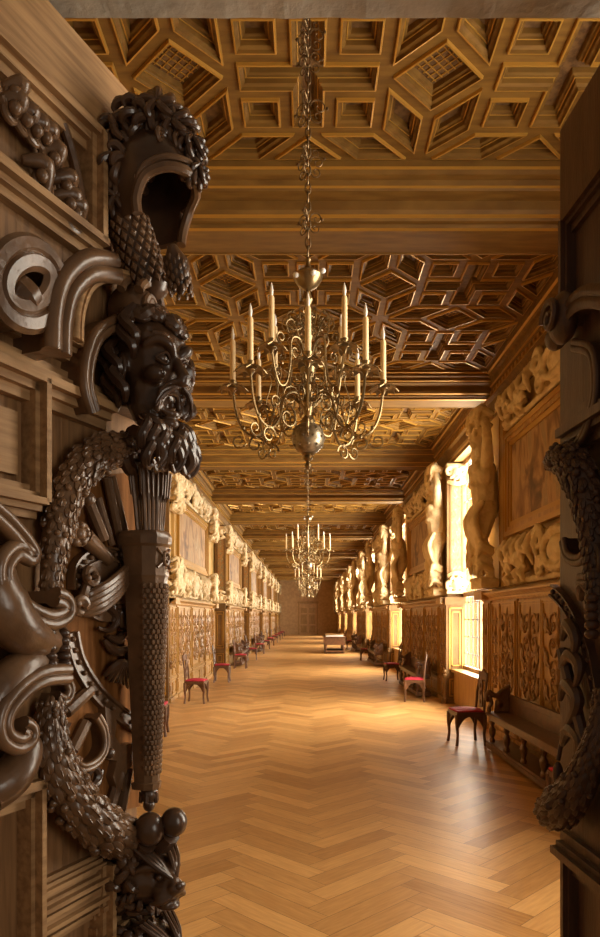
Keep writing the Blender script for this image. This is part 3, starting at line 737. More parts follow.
# ---------------------------------------------------------------- chairs, benches, table
def make_chair():
    e = empty('chair')   # faces +x, origin below the seat centre
    s = MB(); s.box(-.2,.2,-.22,.22,.40,.45); s.build('seat', M['chair'], e)
    c = MB(); c.ell((0,0,.465), (.215,.225,.035), seg=20, rings=8); c.box(-.19,.20,-.21,.21,.45,.475)
    c.clay('cushion', M['red'], e, .012, 2)
    def leg(sx, sy):
        m = MB(); m.tube(curve([(sx*.19,sy*.2,.42),(sx*.195,sy*.203,.28),(sx*.185,sy*.197,.14),(sx*.20,sy*.21,0)],5), [.032,.025,.019,.022], 8); return m
    for sx in (-1,1):
        for sy in (-1,1): leg(sx, sy).build('leg', M['chair'], e, smooth=True)
    a = MB()
    for s in (-1,1):   # arched aprons
        pts = [(x*.19, s*.205, .39-.20*abs(x)**2.4) for x in [i/8 for i in range(-8,9)]]
        a.prism([(-.2,s*.205,.42)]+[(p[0],s*.205,p[2]) for p in pts]+[(.2,s*.205,.42)], (0,-.02*s,0))
        pts = [(s*.19, y*.2, .39-.20*abs(y)**2.4) for y in [i/8 for i in range(-8,9)]]
        a.prism([(s*.19,-.2,.42)]+pts+[(s*.19,.2,.42)], (-.02*s,0,0))
    a.build('apron', M['chair'], e)
    b = MB()
    for s in (-1,1): b.tube([(-.19,s*.17,.42),(-.21,s*.165,.7),(-.25,s*.15,.98)], [.02,.018,.014], 8)
    b.box(-.26,-.235,-.14,.14,.86,.96)
    b.prism([(-.255,y,z) for y, z in ((-.16,.94),(.16,.94),(.12,.985),(.07,.98),(.03,1.03),(-.03,1.03),(-.07,.98),(-.12,.985))], (.02,0,0))
    b.build('backrest', M['chair'], e, smooth=True)
    p = MB(); p.prism([(-.215-.0*z,y,z) for y, z in ((-.05,.5),(.05,.5),(.08,.62),(.05,.72),(.09,.82),(.06,.88),(-.06,.88),(-.09,.82),(-.05,.72),(-.08,.62))], (.018,0,0))
    for z in (.58,.70,.80): p.ell((-.2,0,z), (.018,.035,.04), seg=8, rings=6)
    p.build('splat', M['chair'], e, smooth=True)
    return e
ch = make_chair()
lc = [(10.4,-2.3),(14.3,-2.28),(18.9,-2.32),(23.9,-2.3),(28.6,-2.3),(33.4,-2.3),(38.1,-2.3),(43,-2.3),(48,-2.3),(53,-2.3),(58,-2.3),(63,-2.3)]
nth = ['first','second','third','fourth','fifth','sixth','seventh','eighth','ninth','tenth','eleventh','last']
for i, (y, x) in enumerate(lc):
    lab = 'crimson-seated chair half hidden behind the left door leaf' if i == 0 else 'chair against the left wall, %s beyond the half-hidden one' % nth[i-1]
    place(ch, None, (x, y, 0), R([6,-3,2,0,3,-2][i%6]), label=lab, cat='chair', group='crimson-seated chairs along the walls')
rc = [(5.75,2.24,'mostly hidden behind the right door leaf'),(9.72,2.2,'standing out beside the carved bench, largest in view'),(14.6,2.22,'in front of the dark armed bench by the first pilaster'),(19.3,2.32,'third along the right wall past the largest chair'),(28.2,2.32,'beyond the second window on the right'),(38.2,2.32,'past the display table on the right'),(46,2.32,'near the far end on the right')]
for i, (y, x, t) in enumerate(rc):
    place(ch, None, (x, y, 0), PI+R([0,5,-8,3,0,0,0][i]), label='crimson-seated chair, '+t, cat='chair', group='crimson-seated chairs along the walls')
def make_bench(L):
    e = empty('bench'); e.scale = (.68,1,1)   # faces -x, runs along +y, front edge at x=0
    s = MB(); s.box(-.02,.44,0,L,.455,.50); s.box(-.03,-.015,0,L,.46,.495); s.box(.02,.42,.05,L-.05,.40,.455); s.build('seat', M['chair'], e)
    r = MB(); r.box(-.02,.44,0,L,.03,.12); r.box(-.035,.0,0,L,.06,.09); r.build('base_rail', M['chair'], e)
    n = 5
    for i in range(n):
        y = .12+i*(L-.24)/(n-1)
        m = MB(); m.lathe([(.05,.12),(.055,.15),(.03,.18),(.06,.24),(.065,.28),(.03,.33),(.05,.37),(.055,.40)], (.05,y,0), 10); m.build('baluster', M['chair'], e, smooth=True)
    b = MB(); b.box(.40,.45,.05,L-.05,.50,.70); b.box(.39,.40,.12,L-.12,.54,.66); b.box(.39,.46,0,L,.69,.73)
    b.build('backboard', M['chair'], e)
    for y in (.05, L-.05):
        m = MB(); m.tube(curve([(.42,y,.84),(.30,y,.80),(.15,y,.72),(.02,y,.76),(-.04,y,.72),(-.02,y,.66),(.03,y,.68)],6), [.03,.035,.04,.035,.02], 8)
        m.tube(curve([(.02,y,.70),(.06,y,.62),(.0,y,.55),(.03,y,.5)],5), [.03,.04,.03,.045], 8)
        m.prism([(.1,y-.02,.5),(.42,y-.02,.5),(.42,y-.02,.8),(.28,y-.02,.76),(.16,y-.02,.68)], (0,.04,0))
        m.ell((.2,y,.62), (.08,.05,.06), seg=10, rings=6)
        m.clay('scroll_arm', M['chair'], e, .012, 1, .01, .03)
    return e
bn = make_bench(2.9)
for (x, y, rz, lab) in ((2.37,6.35,0,'long dark carved bench with scrolled arms, nearest on the right'),(2.37,15.2,0,'dark carved bench with scrolled arms behind the second chair on the right'),(2.37,24.8,0,'dark carved bench beyond the second right-hand window'),(2.37,34.9,0,'dark carved bench on the right level with the display table'),(-2.37,27.9,PI,'dark carved bench against the left wall, nearer of two'),(-2.37,37.7,PI,'dark carved bench against the left wall, farther of two')):
    place(bn, None, (x, y, 0), rz, label=lab, cat='bench', group='carved benches along the walls')
t = empty('display_table', (1.27, 34.2, 0), label='dark wooden display table with a glazed case, far off on the right', cat='table')
m = MB(); m.box(-.5,.5,-.9,.9,.42,.78); m.box(-.47,.47,-.87,.87,.08,.16); m.box(-.54,.54,-.94,.94,.78,.81); m.build('tabletop', M['chair'], t)
m = MB(); m.box(-.42,.42,-.8,.8,.815,.90); m.build('lining', M['paper'], t)
m = MB(); m.box(-.46,.46,-.85,.85,.905,.925); m.build('lid', M['carve'], t)
for sx in (-1,1):
    for sy in (-1,0,1):
        m = MB(); m.lathe([(.05,0),(.06,.05),(.025,.09),(.05,.2),(.06,.3),(.03,.4),(.05,.4),(.055,.44)], (sx*.42,sy*.8,0), 10); m.build('leg', M['chair'], t, smooth=True)
m = MB(); m.box(-.44,.44,-.84,.84,.10,.16); m.build('stretcher', M['chair'], t)
#DOORS#
# ---------------------------------------------------------------- the two carved door leaves
class Leaf:
    """plane of a leaf: px() turns a point read on the leaf's carving into leaf coordinates at height n over the boards"""
    def __init__(s, H, u, n, left):
        s.H = Vector((*H, 0)); s.u = Vector((*u, 0)); s.n = Vector((*n, 0)); s.left = left
    def px(s, X, Y, n=0.):
        d = Vector(((X-VX)/FPX, 1, (VY-Y)/FPX)); C0 = Vector((0,0,EYE))
        t = ((s.H-C0).dot(s.n)+n)/d.dot(s.n); P = C0+d*t; q = P-s.H
        return Vector((n, q.dot(s.u), P.z)) if s.left else Vector((q.dot(s.u), n, P.z))
    def pts(s, L, n=0., k=6): 
        return curve([s.px(p[0], p[1], p[2] if len(p) > 2 else n) for p in L], k)
strap = lambda w, t: [(-t,0),(-t,w*.6),(-1.5*t,w*.74),(-1.75*t,w*.87),(-1.3*t,w*.98),(-.3*t,w*1.0),(.0,w*.93),(.3*t,w*1.0),(1.3*t,w*.98),(1.75*t,w*.87),(1.5*t,w*.74),(t,w*.6),(t,0)]
band = lambda w, t: [(-w,0),(-w,t),(-w*.7,t),(-w*.65,t*.6),(w*.65,t*.6),(w*.7,t),(w,t),(w,0)]
a22 = R(22)
LF = Leaf((-.92, 1.55), (math.sin(a22), math.cos(a22)), (math.cos(a22), -math.sin(a22)), True)
N = Vector((1,0,0))
dl = empty('door_1', (-.92, 1.55, 0), -a22, label='open left leaf of the carved oak door, nearest the camera', kind='structure')
ZT = 3.47; WD = .90
m = MB()
for i in range(5):
    m.box(-.07, 0, i*.18, i*.18+.1785, .02, ZT)
m.build('board', M['doorwood'], dl)
zz = lambda X, Y: LF.px(X, Y, 0).z
m = MB(); m.box(0, .03, 0, WD, zz(84,136), ZT); m.build('top_rail', M['rail'], dl)
# mouldings (straight rails and stiles)
def rail(X, Y, u1, w=.05, t=.035, name='moulding', mt='rail', u0=0., Z=None):
    z = Z if Z is not None else zz(X, Y); mb = MB()
    mb.box(0, t, u0, u1, z-w*.5, z+w*.5); mb.box(0, t*1.5, u0, u1, z-w*.18, z+w*.18); mb.box(0, t*.6, u0, u1, z-w*.9, z+w*.9)
    return mb.build(name, M[mt], dl)
def stile(X, u, z0, z1, w=.05, t=.035, name='moulding', mt='rail'):
    mb = MB(); mb.box(0, t, u-w*.5, u+w*.5, z0, z1); mb.box(0, t*1.5, u-w*.18, u+w*.18, z0, z1); return mb.build(name, M[mt], dl)
ue = .66
rail(84, 136, ue, .07, .045); rail(80, 240, ue, .06, .05); rail(60, 232, ue-.06, .03, .02)
stile(0, .64, zz(80,240), zz(84,136), .06, .05)
rail(66, 349, .60, .05, .05); rail(98, 411, .70, .07, .05)
stile(0, LF.px(28,430).y, zz(26,503), zz(98,411), .05, .05)
rail(26, 503, LF.px(28,430).y, .05, .05); 
m = MB(); q = LF.px(12, 440).y; m.box(0, .02, 0, q, zz(20,485)+.02, zz(98,411)-.1); m.build('raised_panel', M['rail'], dl)
# lower frames
rail(26, 781, LF.px(26,800).y, .07, .05); stile(0, LF.px(23,860).y, .1, zz(26,781), .045, .05)
for i, (X, Y) in enumerate(((89,865),(86,880),(80,893),(74,905),(70,918))):
    rail(X, Y, LF.px(95,865).y, .035, .03+.012*(i%2), u0=LF.px(29,895).y)
stile(0, LF.px(95,880).y, .2, zz(89,865), .05, .05); rail(110, 895, WD, .04, .04, u0=LF.px(88,905).y); rail(120, 922, WD, .05, .05, u0=LF.px(88,905).y)
# carved acanthus with ring arcs in the top panel
m = MB()
for i, r in enumerate((.40,.365,.33)):
    c = LF.px(0, 178, .02); p = [c+Vector((0, r*math.cos(t*PI/24), r*1.25*math.sin(t*PI/24))) for t in range(-8, 15)]
    p = [q for q in p if q.y < .62 and q.z < zz(84,136)-.03 and q.z > zz(80,240)+.02]
    if len(p) > 2: m.tube(p, .013, 6)
m.build('arched_ring', M['midcarved'], dl, smooth=True)
m = MB(); rnd = random.Random(2)
for (x0, y0, x1, y1) in ((0,100,12,122),(10,112,26,134),(20,125,36,142),(30,132,46,150),(22,160,44,196),(50,180,66,196),(54,196,70,216),(40,150,52,172),(60,206,76,226),(3,88,10,104)):
    A, B = LF.px(x0,y0,.03), LF.px(x1,y1,.03); d = B-A
    m.tube(curve([A, A+d*.4+Vector((.03,.02,.03)), B],9), [.012,.026,.012], 10)
    m.tube(spiral(A+d*.7+Vector((.01,0,0)), .04, .006, rnd.random()*6, 1.3, (0,1,0),(0,0,1),26), [.013,.008], 8)
    m.ell(A+d*.5+Vector((.03,0,0)), .018, seg=8, rings=5)
m.build('acanthus_frieze', M['midcarved'], dl, smooth=True)
m = MB(); A, B = LF.px(-4,178,.0), LF.px(60,238,.0)
m.box(0,.04,A.y,B.y,B.z+.02,B.z+.06); m.build('inner_ledge', M['rail'], dl)
# scrolls
def scroll(pl, name, w=.12, t=.016, mt='carved', n0=0., k=6, prof=None, parent=dl, LL=LF, NN=N):
    m = MB(); P = [p-NN*(w*.9) for p in LL.pts(pl, n0+w*.9, k)]; m.sweep(P, prof or strap(w, t), NN); return m.build(name, M[mt], parent, smooth=True, angle=70)
def ring(cx, cy, rx, ry, n0, n=28): 
    return [LF.px(cx+rx*math.cos(2*PI*i/n), cy+ry*math.sin(2*PI*i/n), n0) for i in range(n)]
m = MB(); m.sweep([p-N*.11 for p in ring(31,283,28,32,.13)], strap(.115,.026), N, closed=True)
m.tube(LF.pts([(-2,300,.05),(12,288,.07),(24,296,.10),(30,312,.08),(48,312,.06)]), [.03,.045,.02], 8)
m.build('rolled_scroll', M['midcarved'], dl, smooth=True)
scroll([(60,352),(61,318),(70,285),(92,266),(118,268)], 'scroll_strap', .15, .026, 'midcarved')
o = scroll([(78,340),(80,310),(90,285),(110,274),(128,277)], 'scroll_lining', .10, .012, 'rail')
m = MB(); c = LF.px(132, 310, .07); m.ell(c, (.085,.062,.085), seg=22, rings=14)
m.tube(spiral(c+Vector((.075,0,0)), .072, .012, PI*.9, -1.5, (0,1,0),(0,0,1),30), [.016,.012,.01], 8)
m.tube(spiral(c+Vector((.02,0,0)), .088, .075, PI*.9, -.9, (0,1,0),(0,0,1),24), .014, 8)
m.build('volute', M['midcarved'], dl, smooth=True)
scroll([(118,322),(100,334),(90,358),(88,385),(95,412)], 'hollow_strap', .10, .014, 'midcarved')
scroll([(-12,505),(6,520),(24,540),(33,556),(18,550),(5,566),(9,592),(32,612),(54,620),(68,612),(66,601),(57,597)], 'strap_scroll', .12, .017, 'midcarved')
m = MB(); m.tube(LF.pts([(-14,560,.04),(-6,596,.06),(14,624,.07),(38,640,.06),(60,636,.05)]), [.06,.075,.06,.035], 12); m.build('scroll_back', M['midcarved'], dl, smooth=True)
scroll([(70,674),(48,676),(28,686),(10,706),(4,724),(8,738),(20,744),(30,738),(30,730),(24,727)], 'strap_scroll', .12, .017, 'midcarved')
m = MB(); m.tube(LF.pts([(54,664,.04),(30,664,.06),(4,684,.06),(-14,716,.05)]), [.035,.05,.06], 12); m.tube(LF.pts([(-10,790,.03),(10,778,.05),(26,752,.05),(28,738,.05)]), [.06,.05,.03], 12); m.build('scroll_back', M['midcarved'], dl, smooth=True)
scroll([(66,677),(71,690),(66,700),(58,697)], 'curled_tip', .07, .01, 'midcarved')
for X in (47, 61):
    m = MB()
    for i in range(5): m.ell(LF.px(X+.5*i, 633+i*7.6, .085), (.026,.020,.0145), seg=14, rings=10)
    m.build('bead_row', M['carved'], dl, smooth=True)
m = MB(); A = [(64,632),(73,664),(92,692),(112,712),(136,728),(137,800),(118,812),(86,800),(66,770),(56,735),(54,700),(56,660),(56,600),(60,545),(72,505),(96,478),(137,470),(137,640)]
A = [(58,560),(64,520),(84,486),(110,474),(139,472),(139,806),(112,812),(84,798),(66,768),(56,735),(54,690),(56,620)]
m.prism([LF.px(x,y,0) for x, y in A], (.006,0,0)); m.build('inner_field', M['fieldwood'], dl)
# oval band with nails, upper shield rim
def nailband(pl, name, w, n0=.0):
    P = LF.pts(pl, n0, 8); m = MB(); m.sweep(P, band(w,.028), N)
    for i in range(2, len(P)-1, 3): m.ell(P[i]+Vector((.022,0,0)), (.010,.0085,.0085), seg=8, rings=6)
    return m.build(name, M['midcarved'], dl, smooth=True)
nailband([(66,634),(73,662),(90,690),(110,710),(134,726)], 'nailed_oval_rim', .026)
nailband([(72,590),(74,568),(90,556),(112,556),(132,574)], 'nailed_shield_rim', .022, .01)
m = MB(); P = [LF.px(100+28*math.cos(a*PI/10), 590+32*math.sin(a*PI/10), 0) for a in range(20)]; m.prism(P, (.03,0,0)); m.build('shield', M['midcarved'], dl)
m = MB()
for d in range(5):
    m.tube(LF.pts([(74+d*1.5,612-d*3,.04),(90,614-d*5,.07),(108,604-d*5,.08),(124,586-d*4,.07),(131-d,556+d*2,.04),(128,545,.03)]), [.006,.014,.013,.006], 8)
m.build('crescent_horn', M['midcarved'], dl, smooth=True)
m = MB()
for (X, Y, r, s) in ((88,578,.03,1),(78,604,.028,-1),(95,592,.02,1)): m.tube(spiral(LF.px(X,Y,.05), r, .006, 0, 1.4*s, (0,1,0),(0,0,1),20, (.03,0,0)), [.014,.01], 8); m.ell(LF.px(X,Y,.07), .012, seg=10, rings=6)
m.tube(LF.pts([(88,580,.05),(84,596,.06),(78,608,.05),(90,614,.04)]), [.012,.018,.01], 8)
m.build('curled_clasp', M['midcarved'], dl, smooth=True)
m = MB()
for pl in ([(98,616),(104,606),(112,610),(116,620),(110,630),(98,628)],[(112,622),(118,612),(122,624),(130,632),(134,644)],[(108,636),(118,640),(126,634),(134,646)],[(116,606),(124,610),(128,620),(124,630)],[(104,640),(114,650),(128,650),(135,645)]):
    m.tube(LF.pts(pl, .03), [.006,.017,.014,.005], 8)
m.build('acanthus_leaf', M['carved'], dl, smooth=True)
m = MB()
for i in range(7): m.tube(LF.pts([(130,662,.03),(118-i*1+i*2,664+i*.5,.05),(104+i*4,676+i*2+2*math.sin(i),.02)]), [.008,.015,.006], 7)
m.ell(LF.px(131,671,.04), (.03,.028,.03), seg=12, rings=8); m.ell(LF.px(131,657,.03), (.02,.02,.02), seg=10, rings=7)
m.build('palmette', M['carved'], dl, smooth=True)
m = MB()
for a, b2, r in (((107,478,.03),(123,556,.03),.015),((112,476,.03),(129,548,.03),.012),((88,500,.04),(104,540,.05),.018),((98,498,.04),(112,545,.05),.012)): m.tube([LF.px(*a), LF.px(*b2)], r, 8)
m.ell(LF.px(88,499,.045), .022, seg=10, rings=7)
m.build('crossed_staffs', M['midcarved'], dl, smooth=True)
m = MB(); m.tube([LF.px(84,536,.05), LF.px(108,560,.03)], [.028,.022], 10); m.tube(ring(79,534,7,9,.06,14), .013, 7, closed=True); m.ell(LF.px(79,534,.06), .022, seg=10, rings=7)
for i in range(6): m.ell(LF.px(79+8*math.cos(i), 534+9*math.sin(i), .07), .012, seg=8, rings=5)
m.build('torch_butt', M['midcarved'], dl, smooth=True)
m = MB(); A = [(96,706),(103,710),(108,722),(106,736),(113,746),(124,742),(133,752),(134,764),(126,762),(118,770),(114,782),(116,790),(108,788),(104,776),(108,760),(98,758),(90,748),(98,744),(101,732),(97,720)]
m.prism([LF.px(x,y,0) for x, y in A], (.035,0,0)); m.build('cut_cartouche', M['midcarved'], dl)
scroll([(98,716),(105,730),(106,748),(98,762),(86,768),(78,764),(80,757)], 'paper_curl', .06, .009, 'midcarved')
m = MB(); m.ell(LF.px(109,753,.04), (.02,.018,.018), seg=10, rings=7); m.build('stud', M['carved'], dl, smooth=True)
m = MB()
for a, b2 in (((128,768,.02),(120,812,.02)),((120,772,.02),(110,808,.02)),((66,712,.02),(90,690,.02)),((72,750,.02),(86,722,.02))): m.tube([LF.px(*a), LF.px(*b2)], .02, 8)
m.build('lance_shafts', M['midcarved'], dl, smooth=True)
m = MB()
for pl in ([(88,776),(94,768),(98,776),(92,786),(84,788)],[(84,790),(96,784),(102,770)],[(66,742),(62,730),(70,724)]): m.tube(LF.pts(pl,.03), [.006,.014,.006], 7)
m.build('small_leaf', M['carved'], dl, smooth=True)
# garlands
def garland(pl, rad, name, seed, LL, NN, par, mt='midcarved', dens=1.0, k=10, left=True):
    P = LL.pts(pl, .05, k); rnd = random.Random(seed); n = len(P)
    def rr(t): 
        q = t*(len(rad)-1); i = min(int(q), len(rad)-2); return rad[i]+(rad[i+1]-rad[i])*(q-i)
    m = MB(); R_ = [rr(i/(n-1)) for i in range(n)]; m.tube(P, [r*.86 for r in R_], 14)
    body = m.build(name, M[mt], par, smooth=True)
    m = MB(); Lt = sum((P[i+1]-P[i]).length for i in range(n-1)); cnt = int(Lt/.020*dens)
    for i in range(cnt):
        t = (i+.5)/cnt; q = t*(n-1); j = min(int(q), n-2); c = P[j].lerp(P[j+1], q-j); d = (P[j+1]-P[j]).normalized(); r = rr(t)
        e1 = NN-d*NN.dot(d); e1.normalize(); e2 = d.cross(e1)
        for w_ in range(9):
            a = (w_+.5*(i%2))/9*2*PI+rnd.uniform(-.2,.2)
            if math.cos(a) < -.45: continue
            o = e1*math.cos(a)+e2*math.sin(a); tt = (d*.9+o*.22).normalized(); s2 = tt.cross(o); 
            s2 = s2.normalized(); nn = s2.cross(tt)
            rot = Matrix((tt, s2, nn)).transposed(); kk = rnd.random()
            p = c+o*r*.92
            if kk < .16: m.ell(p, r*rnd.uniform(.17,.24), seg=8, rings=6)
            else: m.ell(p-o*r*.06, (r*rnd.uniform(.36,.5), r*.27, r*.14), rot, seg=8, rings=5); m.ell(p+tt*r*.12, (r*.26, r*.06, r*.13), rot, seg=6, rings=4)
    m.build('laurel_leaves', M[mt], body, smooth=True); return body
garland([(138,448,.06),(118,449,.07),(96,456,.06),(74,478,.05),(60,514,.05),(53,556,.05),(49,600,.04)], [.042,.056,.057,.050,.042,.028], 'laurel_garland', 3, LF, N, dl)
garland([(52,700,.05),(49,730,.05),(55,766,.06),(74,800,.07),(102,828,.08),(136,840,.08),(156,838,.08)], [.036,.050,.060,.068,.072,.064,.045], 'laurel_garland', 5, LF, N, dl)
# quiver with arrows
u0 = .80
qt, qb = LF.px(150,532,.12), LF.px(149,788,.10)
def sect(z, w, dp, c): return [Vector((c.x+dp*x, c.y+w*y, z)) for x, y in ((-1,-1),(-1,1),(.2,1),(.8,.6),(1,0),(.8,-.6),(.2,-1))]
m = MB(); rows = []
for t, k in ((0,1.),(.012,1.12),(.03,1.16),(.05,1.12),(.06,1.0),(.15,.94),(.17,1.0),(.185,.92),(.6,.74),(.97,.56),(.975,.68),(1.0,.62)):
    z = qt.z+(qb.z-qt.z)*t; rows.append(sect(z, .062*k, .060*k, qt.lerp(qb, t)))
vs = [v for r in rows for v in r]; nr = 7
fs = [(i*nr+j, i*nr+(j+1)%nr, (i+1)*nr+(j+1)%nr, (i+1)*nr+j) for i in range(len(rows)-1) for j in range(nr)]+[tuple(range(nr)), tuple((len(rows)-1)*nr+j for j in range(nr))]
m.add(vs, fs); quiver = m.build('quiver', M['midcarved'], dl, smooth=True, angle=30)
m = MB()
for r_ in range(38):
    t = .21+r_*.0195; k = .92-(t-.185)/.785*.36; c = qt.lerp(qb, t); z = qt.z+(qb.z-qt.z)*t; nc = 5
    for f in range(4):
        a0, a1 = [(.2,-1),(.8,-.6),(1,0),(.8,.6),(.2,1)][f:f+2]
        for q in range(2):
            s2 = (q+.5*(r_%2)+.25)/2
            if s2 > 1: continue
            x = a0[0]+(a1[0]-a0[0])*s2; y = a0[1]+(a1[1]-a0[1])*s2
            m.ell((c.x+.060*k*x, c.y+.062*k*y, z), (.008,.0095,.0105), seg=6, rings=4)
m.build('scale_pattern', M['midcarved'], quiver, smooth=True)
m = MB(); c = qt.lerp(qb,.105); zc = qt.z+(qb.z-qt.z)*.105
for s2 in (-1,1): m.tube([c+Vector((.052,s2*.035,.03-c.z+zc)), c+Vector((.06,0,.0-c.z+zc)), c+Vector((.052,s2*.035,-.03-c.z+zc))], .005, 6)
m.tube([c+Vector((.062,.014*math.cos(a*PI/6),.02*math.sin(a*PI/6)-c.z+zc)) for a in range(12)], .005, 6, closed=True)
m.build('cross_emblem', M['midcarved'], quiver, smooth=True)
m = MB(); m.ell(qb+Vector((0,0,-.02)), (.03,.03,.03), seg=12, rings=8); m.ell(qb+Vector((0,0,-.055)), (.02,.02,.022), seg=10, rings=7)
for i in range(6): m.tube([qb+Vector((.02*math.cos(i),.02*math.sin(i),-.01)), qb+Vector((.028*math.cos(i),.028*math.sin(i),-.045))], [.012,.006], 6)
m.build('tassel', M['carved'], quiver, smooth=True)
rnd = random.Random(7)
for i in range(14):
    m = MB(); y = -.052+(i//2)*.0175; x = (-.030,.030)[i%2]*(1-.4*abs((i//2)-3)/3)
    top = Vector((x*1.15+.004, y*1.28-.008, .195+.012*math.sin(i*1.9)+.02*rnd.random()))
    m.tube([qt+Vector((x*.8, y*.85, -.01)), qt+top], [.0065,.0065], 6)
    a_ = qt+Vector((x*.9,y*.95,.05)); b_2 = qt+top
    for e_ in (Vector((.016,.0,0)), Vector((-.006,.009,0)), Vector((-.006,-.009,0))): m.add([a_.lerp(b_2,.25), a_.lerp(b_2,.4)+e_, b_2+e_-Vector((0,0,.012)), b_2], [(0,1,2,3)]); m.tube([a_.lerp(b_2,.4)+e_, b_2+e_-Vector((0,0,.012))], .0028, 4)
    m.build('arrow', M['midcarved'], quiver, smooth=True)
# ---- helmet with plumes
H = Vector((.130, .79, 3.12))
hel = MB(); seg, ring_ = 36, 20; vs = []
def hv(th, ph):
    q = math.sin(th) if th < PI/2 else 1-.16*(th-PI/2)
    return Vector((q*math.cos(ph), q*math.sin(ph), math.cos(th)))
def dome(p, r): return H+Vector((p.x*r[0], p.y*r[1], p.z*r[2]))
for r in ((.150,.125,.175),(.138,.113,.163)):
    for i in range(ring_+1):
        th = PI*.80*i/ring_
        for j in range(seg):
            ph = 2*PI*j/seg; vs.append(dome(hv(th, ph), r))
def opened(i, j):
    th = PI*.80*(i+.5)/ring_; ph = 2*PI*(j+.5)/seg; ph = (ph+PI)%(2*PI)-PI
    return th > PI*.50+.10*ph*ph and abs(ph+.10) < 1.25
fs = []; off = (ring_+1)*seg
for i in range(ring_):
    for j in range(seg):
        if opened(i, j): continue
        a, b2, c, d = i*seg+j, i*seg+(j+1)%seg, (i+1)*seg+(j+1)%seg, (i+1)*seg+j
        fs += [(a,b2,c,d), (off+d, off+c, off+b2, off+a)]
        for (di, dj, e) in ((1,0,(d,c)),(-1,0,(a,b2)),(0,1,(b2,c)),(0,-1,(a,d))):
            ii, jj = i+di, (j+dj)%seg
            if (0 <= ii < ring_ and opened(ii, jj)) or ii >= ring_: fs.append((e[0], e[1], off+e[1], off+e[0]))
hel.add(vs, fs); helm = hel.build('helmet', M['carved'], dl, smooth=True)
m = MB()
def edge(th, ph, k=1.02): return dome(hv(th, ph)*k, (.150,.125,.175))
pl = [edge(PI*.80, -1.36), edge(PI*.68, -1.36), edge(PI*.57, -1.15), edge(PI*.515, -.7), edge(PI*.495, -.1), edge(PI*.51, .55), edge(PI*.56, .98), edge(PI*.68,1.16), edge(PI*.80,1.16)]
m.tube(curve(pl, 6), .016, 8); m.tube(curve([H+(p-H)*1.03+Vector((0,0,.028)) for p in pl], 6), .010, 8)
m.build('visor_rim', M['midcarved'], helm, smooth=True)
m = MB()
for a0, r0 in ((-.3,.03),(.2,.026),(-.8,.024)):
    m.tube(spiral(edge(PI*.33, a0), r0, .006, 0, 1.4, (0,1,0),(0,0,1), 18), [.009,.006], 6)
m.build('helmet_scroll', M['midcarved'], helm, smooth=True)
rnd = random.Random(11)
def plume(c, r, seed):
    m = MB(); rnd = random.Random(seed); m.ell(c, (r*.8,r*.8,r*.85), seg=12, rings=8)
    ax = Vector((.6,-.75,.25)).normalized(); ax = (ax+Vector((rnd.uniform(-.5,.5),rnd.uniform(-.5,.5),rnd.uniform(-.4,.6)))).normalized()
    e1 = ax.orthogonal().normalized(); e2 = ax.cross(e1)
    for q in range(3):                       # feather fronds curling out from a centre
        nf = (5,7,8)[q]; lat = (.25,.75,1.25)[q]
        for i in range(nf):
            a = 2*PI*(i+.5*(q%2))/nf+rnd.uniform(-.1,.1)
            def pt(l, k, da=0): 
                o = e1*math.cos(a+da)+e2*math.sin(a+da); return c+(ax*math.cos(l)+o*math.sin(l))*r*k
            m.tube(curve([pt(lat-.3,.86),pt(lat,1.0,.1),pt(lat+.35,1.12,.25),pt(lat+.55,1.08,.5),pt(lat+.45,.95,.7)],3), [r*.10,r*.19,r*.21,r*.16,r*.05], 8)
            m.tube(curve([pt(lat,1.08,.1),pt(lat+.3,1.2,.2),pt(lat+.5,1.15,.42)],3), [r*.05,r*.09,r*.03], 6)
    return m.build('plume', M['carved'], helm, smooth=True)
for i, (x, y, z, r) in enumerate(((-.08,-.10,.02,.08),(-.08,-.09,.12,.075),(-.02,-.07,.17,.08),(.06,-.03,.19,.08),(.12,.0,.15,.07),(.155,.02,.09,.06),(.17,.03,.02,.05),(-.05,.05,.17,.08),(-.10,.0,.08,.08),(-.09,-.09,-.08,.06))):
    plume(H+Vector((x*.84,y*.8,z*.97)), r*.84, i)
m = MB(); A = [LF.px(120,225,.05), LF.px(116,250,.05), LF.px(126,275,.09), LF.px(146,296,.14), LF.px(163,285,.18), LF.px(163,262,.18), LF.px(152,238,.16), LF.px(136,222,.12)]
ctr = sum(A, Vector())/len(A); m.cap_(LF.px(129,226,.08), LF.px(149,282,.12), .064, .068, 14)
gor = m.clay('scaled_neck_guard', M['carved'], helm, .008, 2)
m = MB(); A, B = LF.px(129,226,.08), LF.px(149,286,.12); ax = (B-A).normalized(); e1 = (Vector((.5,-.85,0))-ax*Vector((.5,-.85,0)).dot(ax)).normalized(); e2 = ax.cross(e1)
for i in range(9):
    for j in range(14):
        a = (j+.5*(i%2))*.449; p = A+(B-A)*(i/8)+ (e1*math.cos(a)+e2*math.sin(a))*(.064+.004*i/8)
        o = e1*math.cos(a)+e2*math.sin(a); m.ell(p, (.016,.012,.006), Matrix((ax, o.cross(ax), o)).transposed(), seg=4, rings=4)
m.build('lozenge_scales', M['midcarved'], gor)
m = MB(); A, B = LF.px(176,262,.26), LF.px(181,292,.27); m.tube([LF.px(172,246,.25), A, A.lerp(B,.6), B+Vector((0,0,-.01))], [.014,.038,.036,.006], 12); tl = m.build('cheek_guard', M['carved'], helm, smooth=True)
m = MB()
for i in range(7):
    for j in range(8): a = (j+.5*(i%2))*PI/4; c = A.lerp(B, i/6); m.ell(c+Vector((.034*math.cos(a),.034*math.sin(a),0)), (.006,.009,.012), seg=6, rings=4)
m.build('lozenge_scales', M['midcarved'], tl, smooth=True)
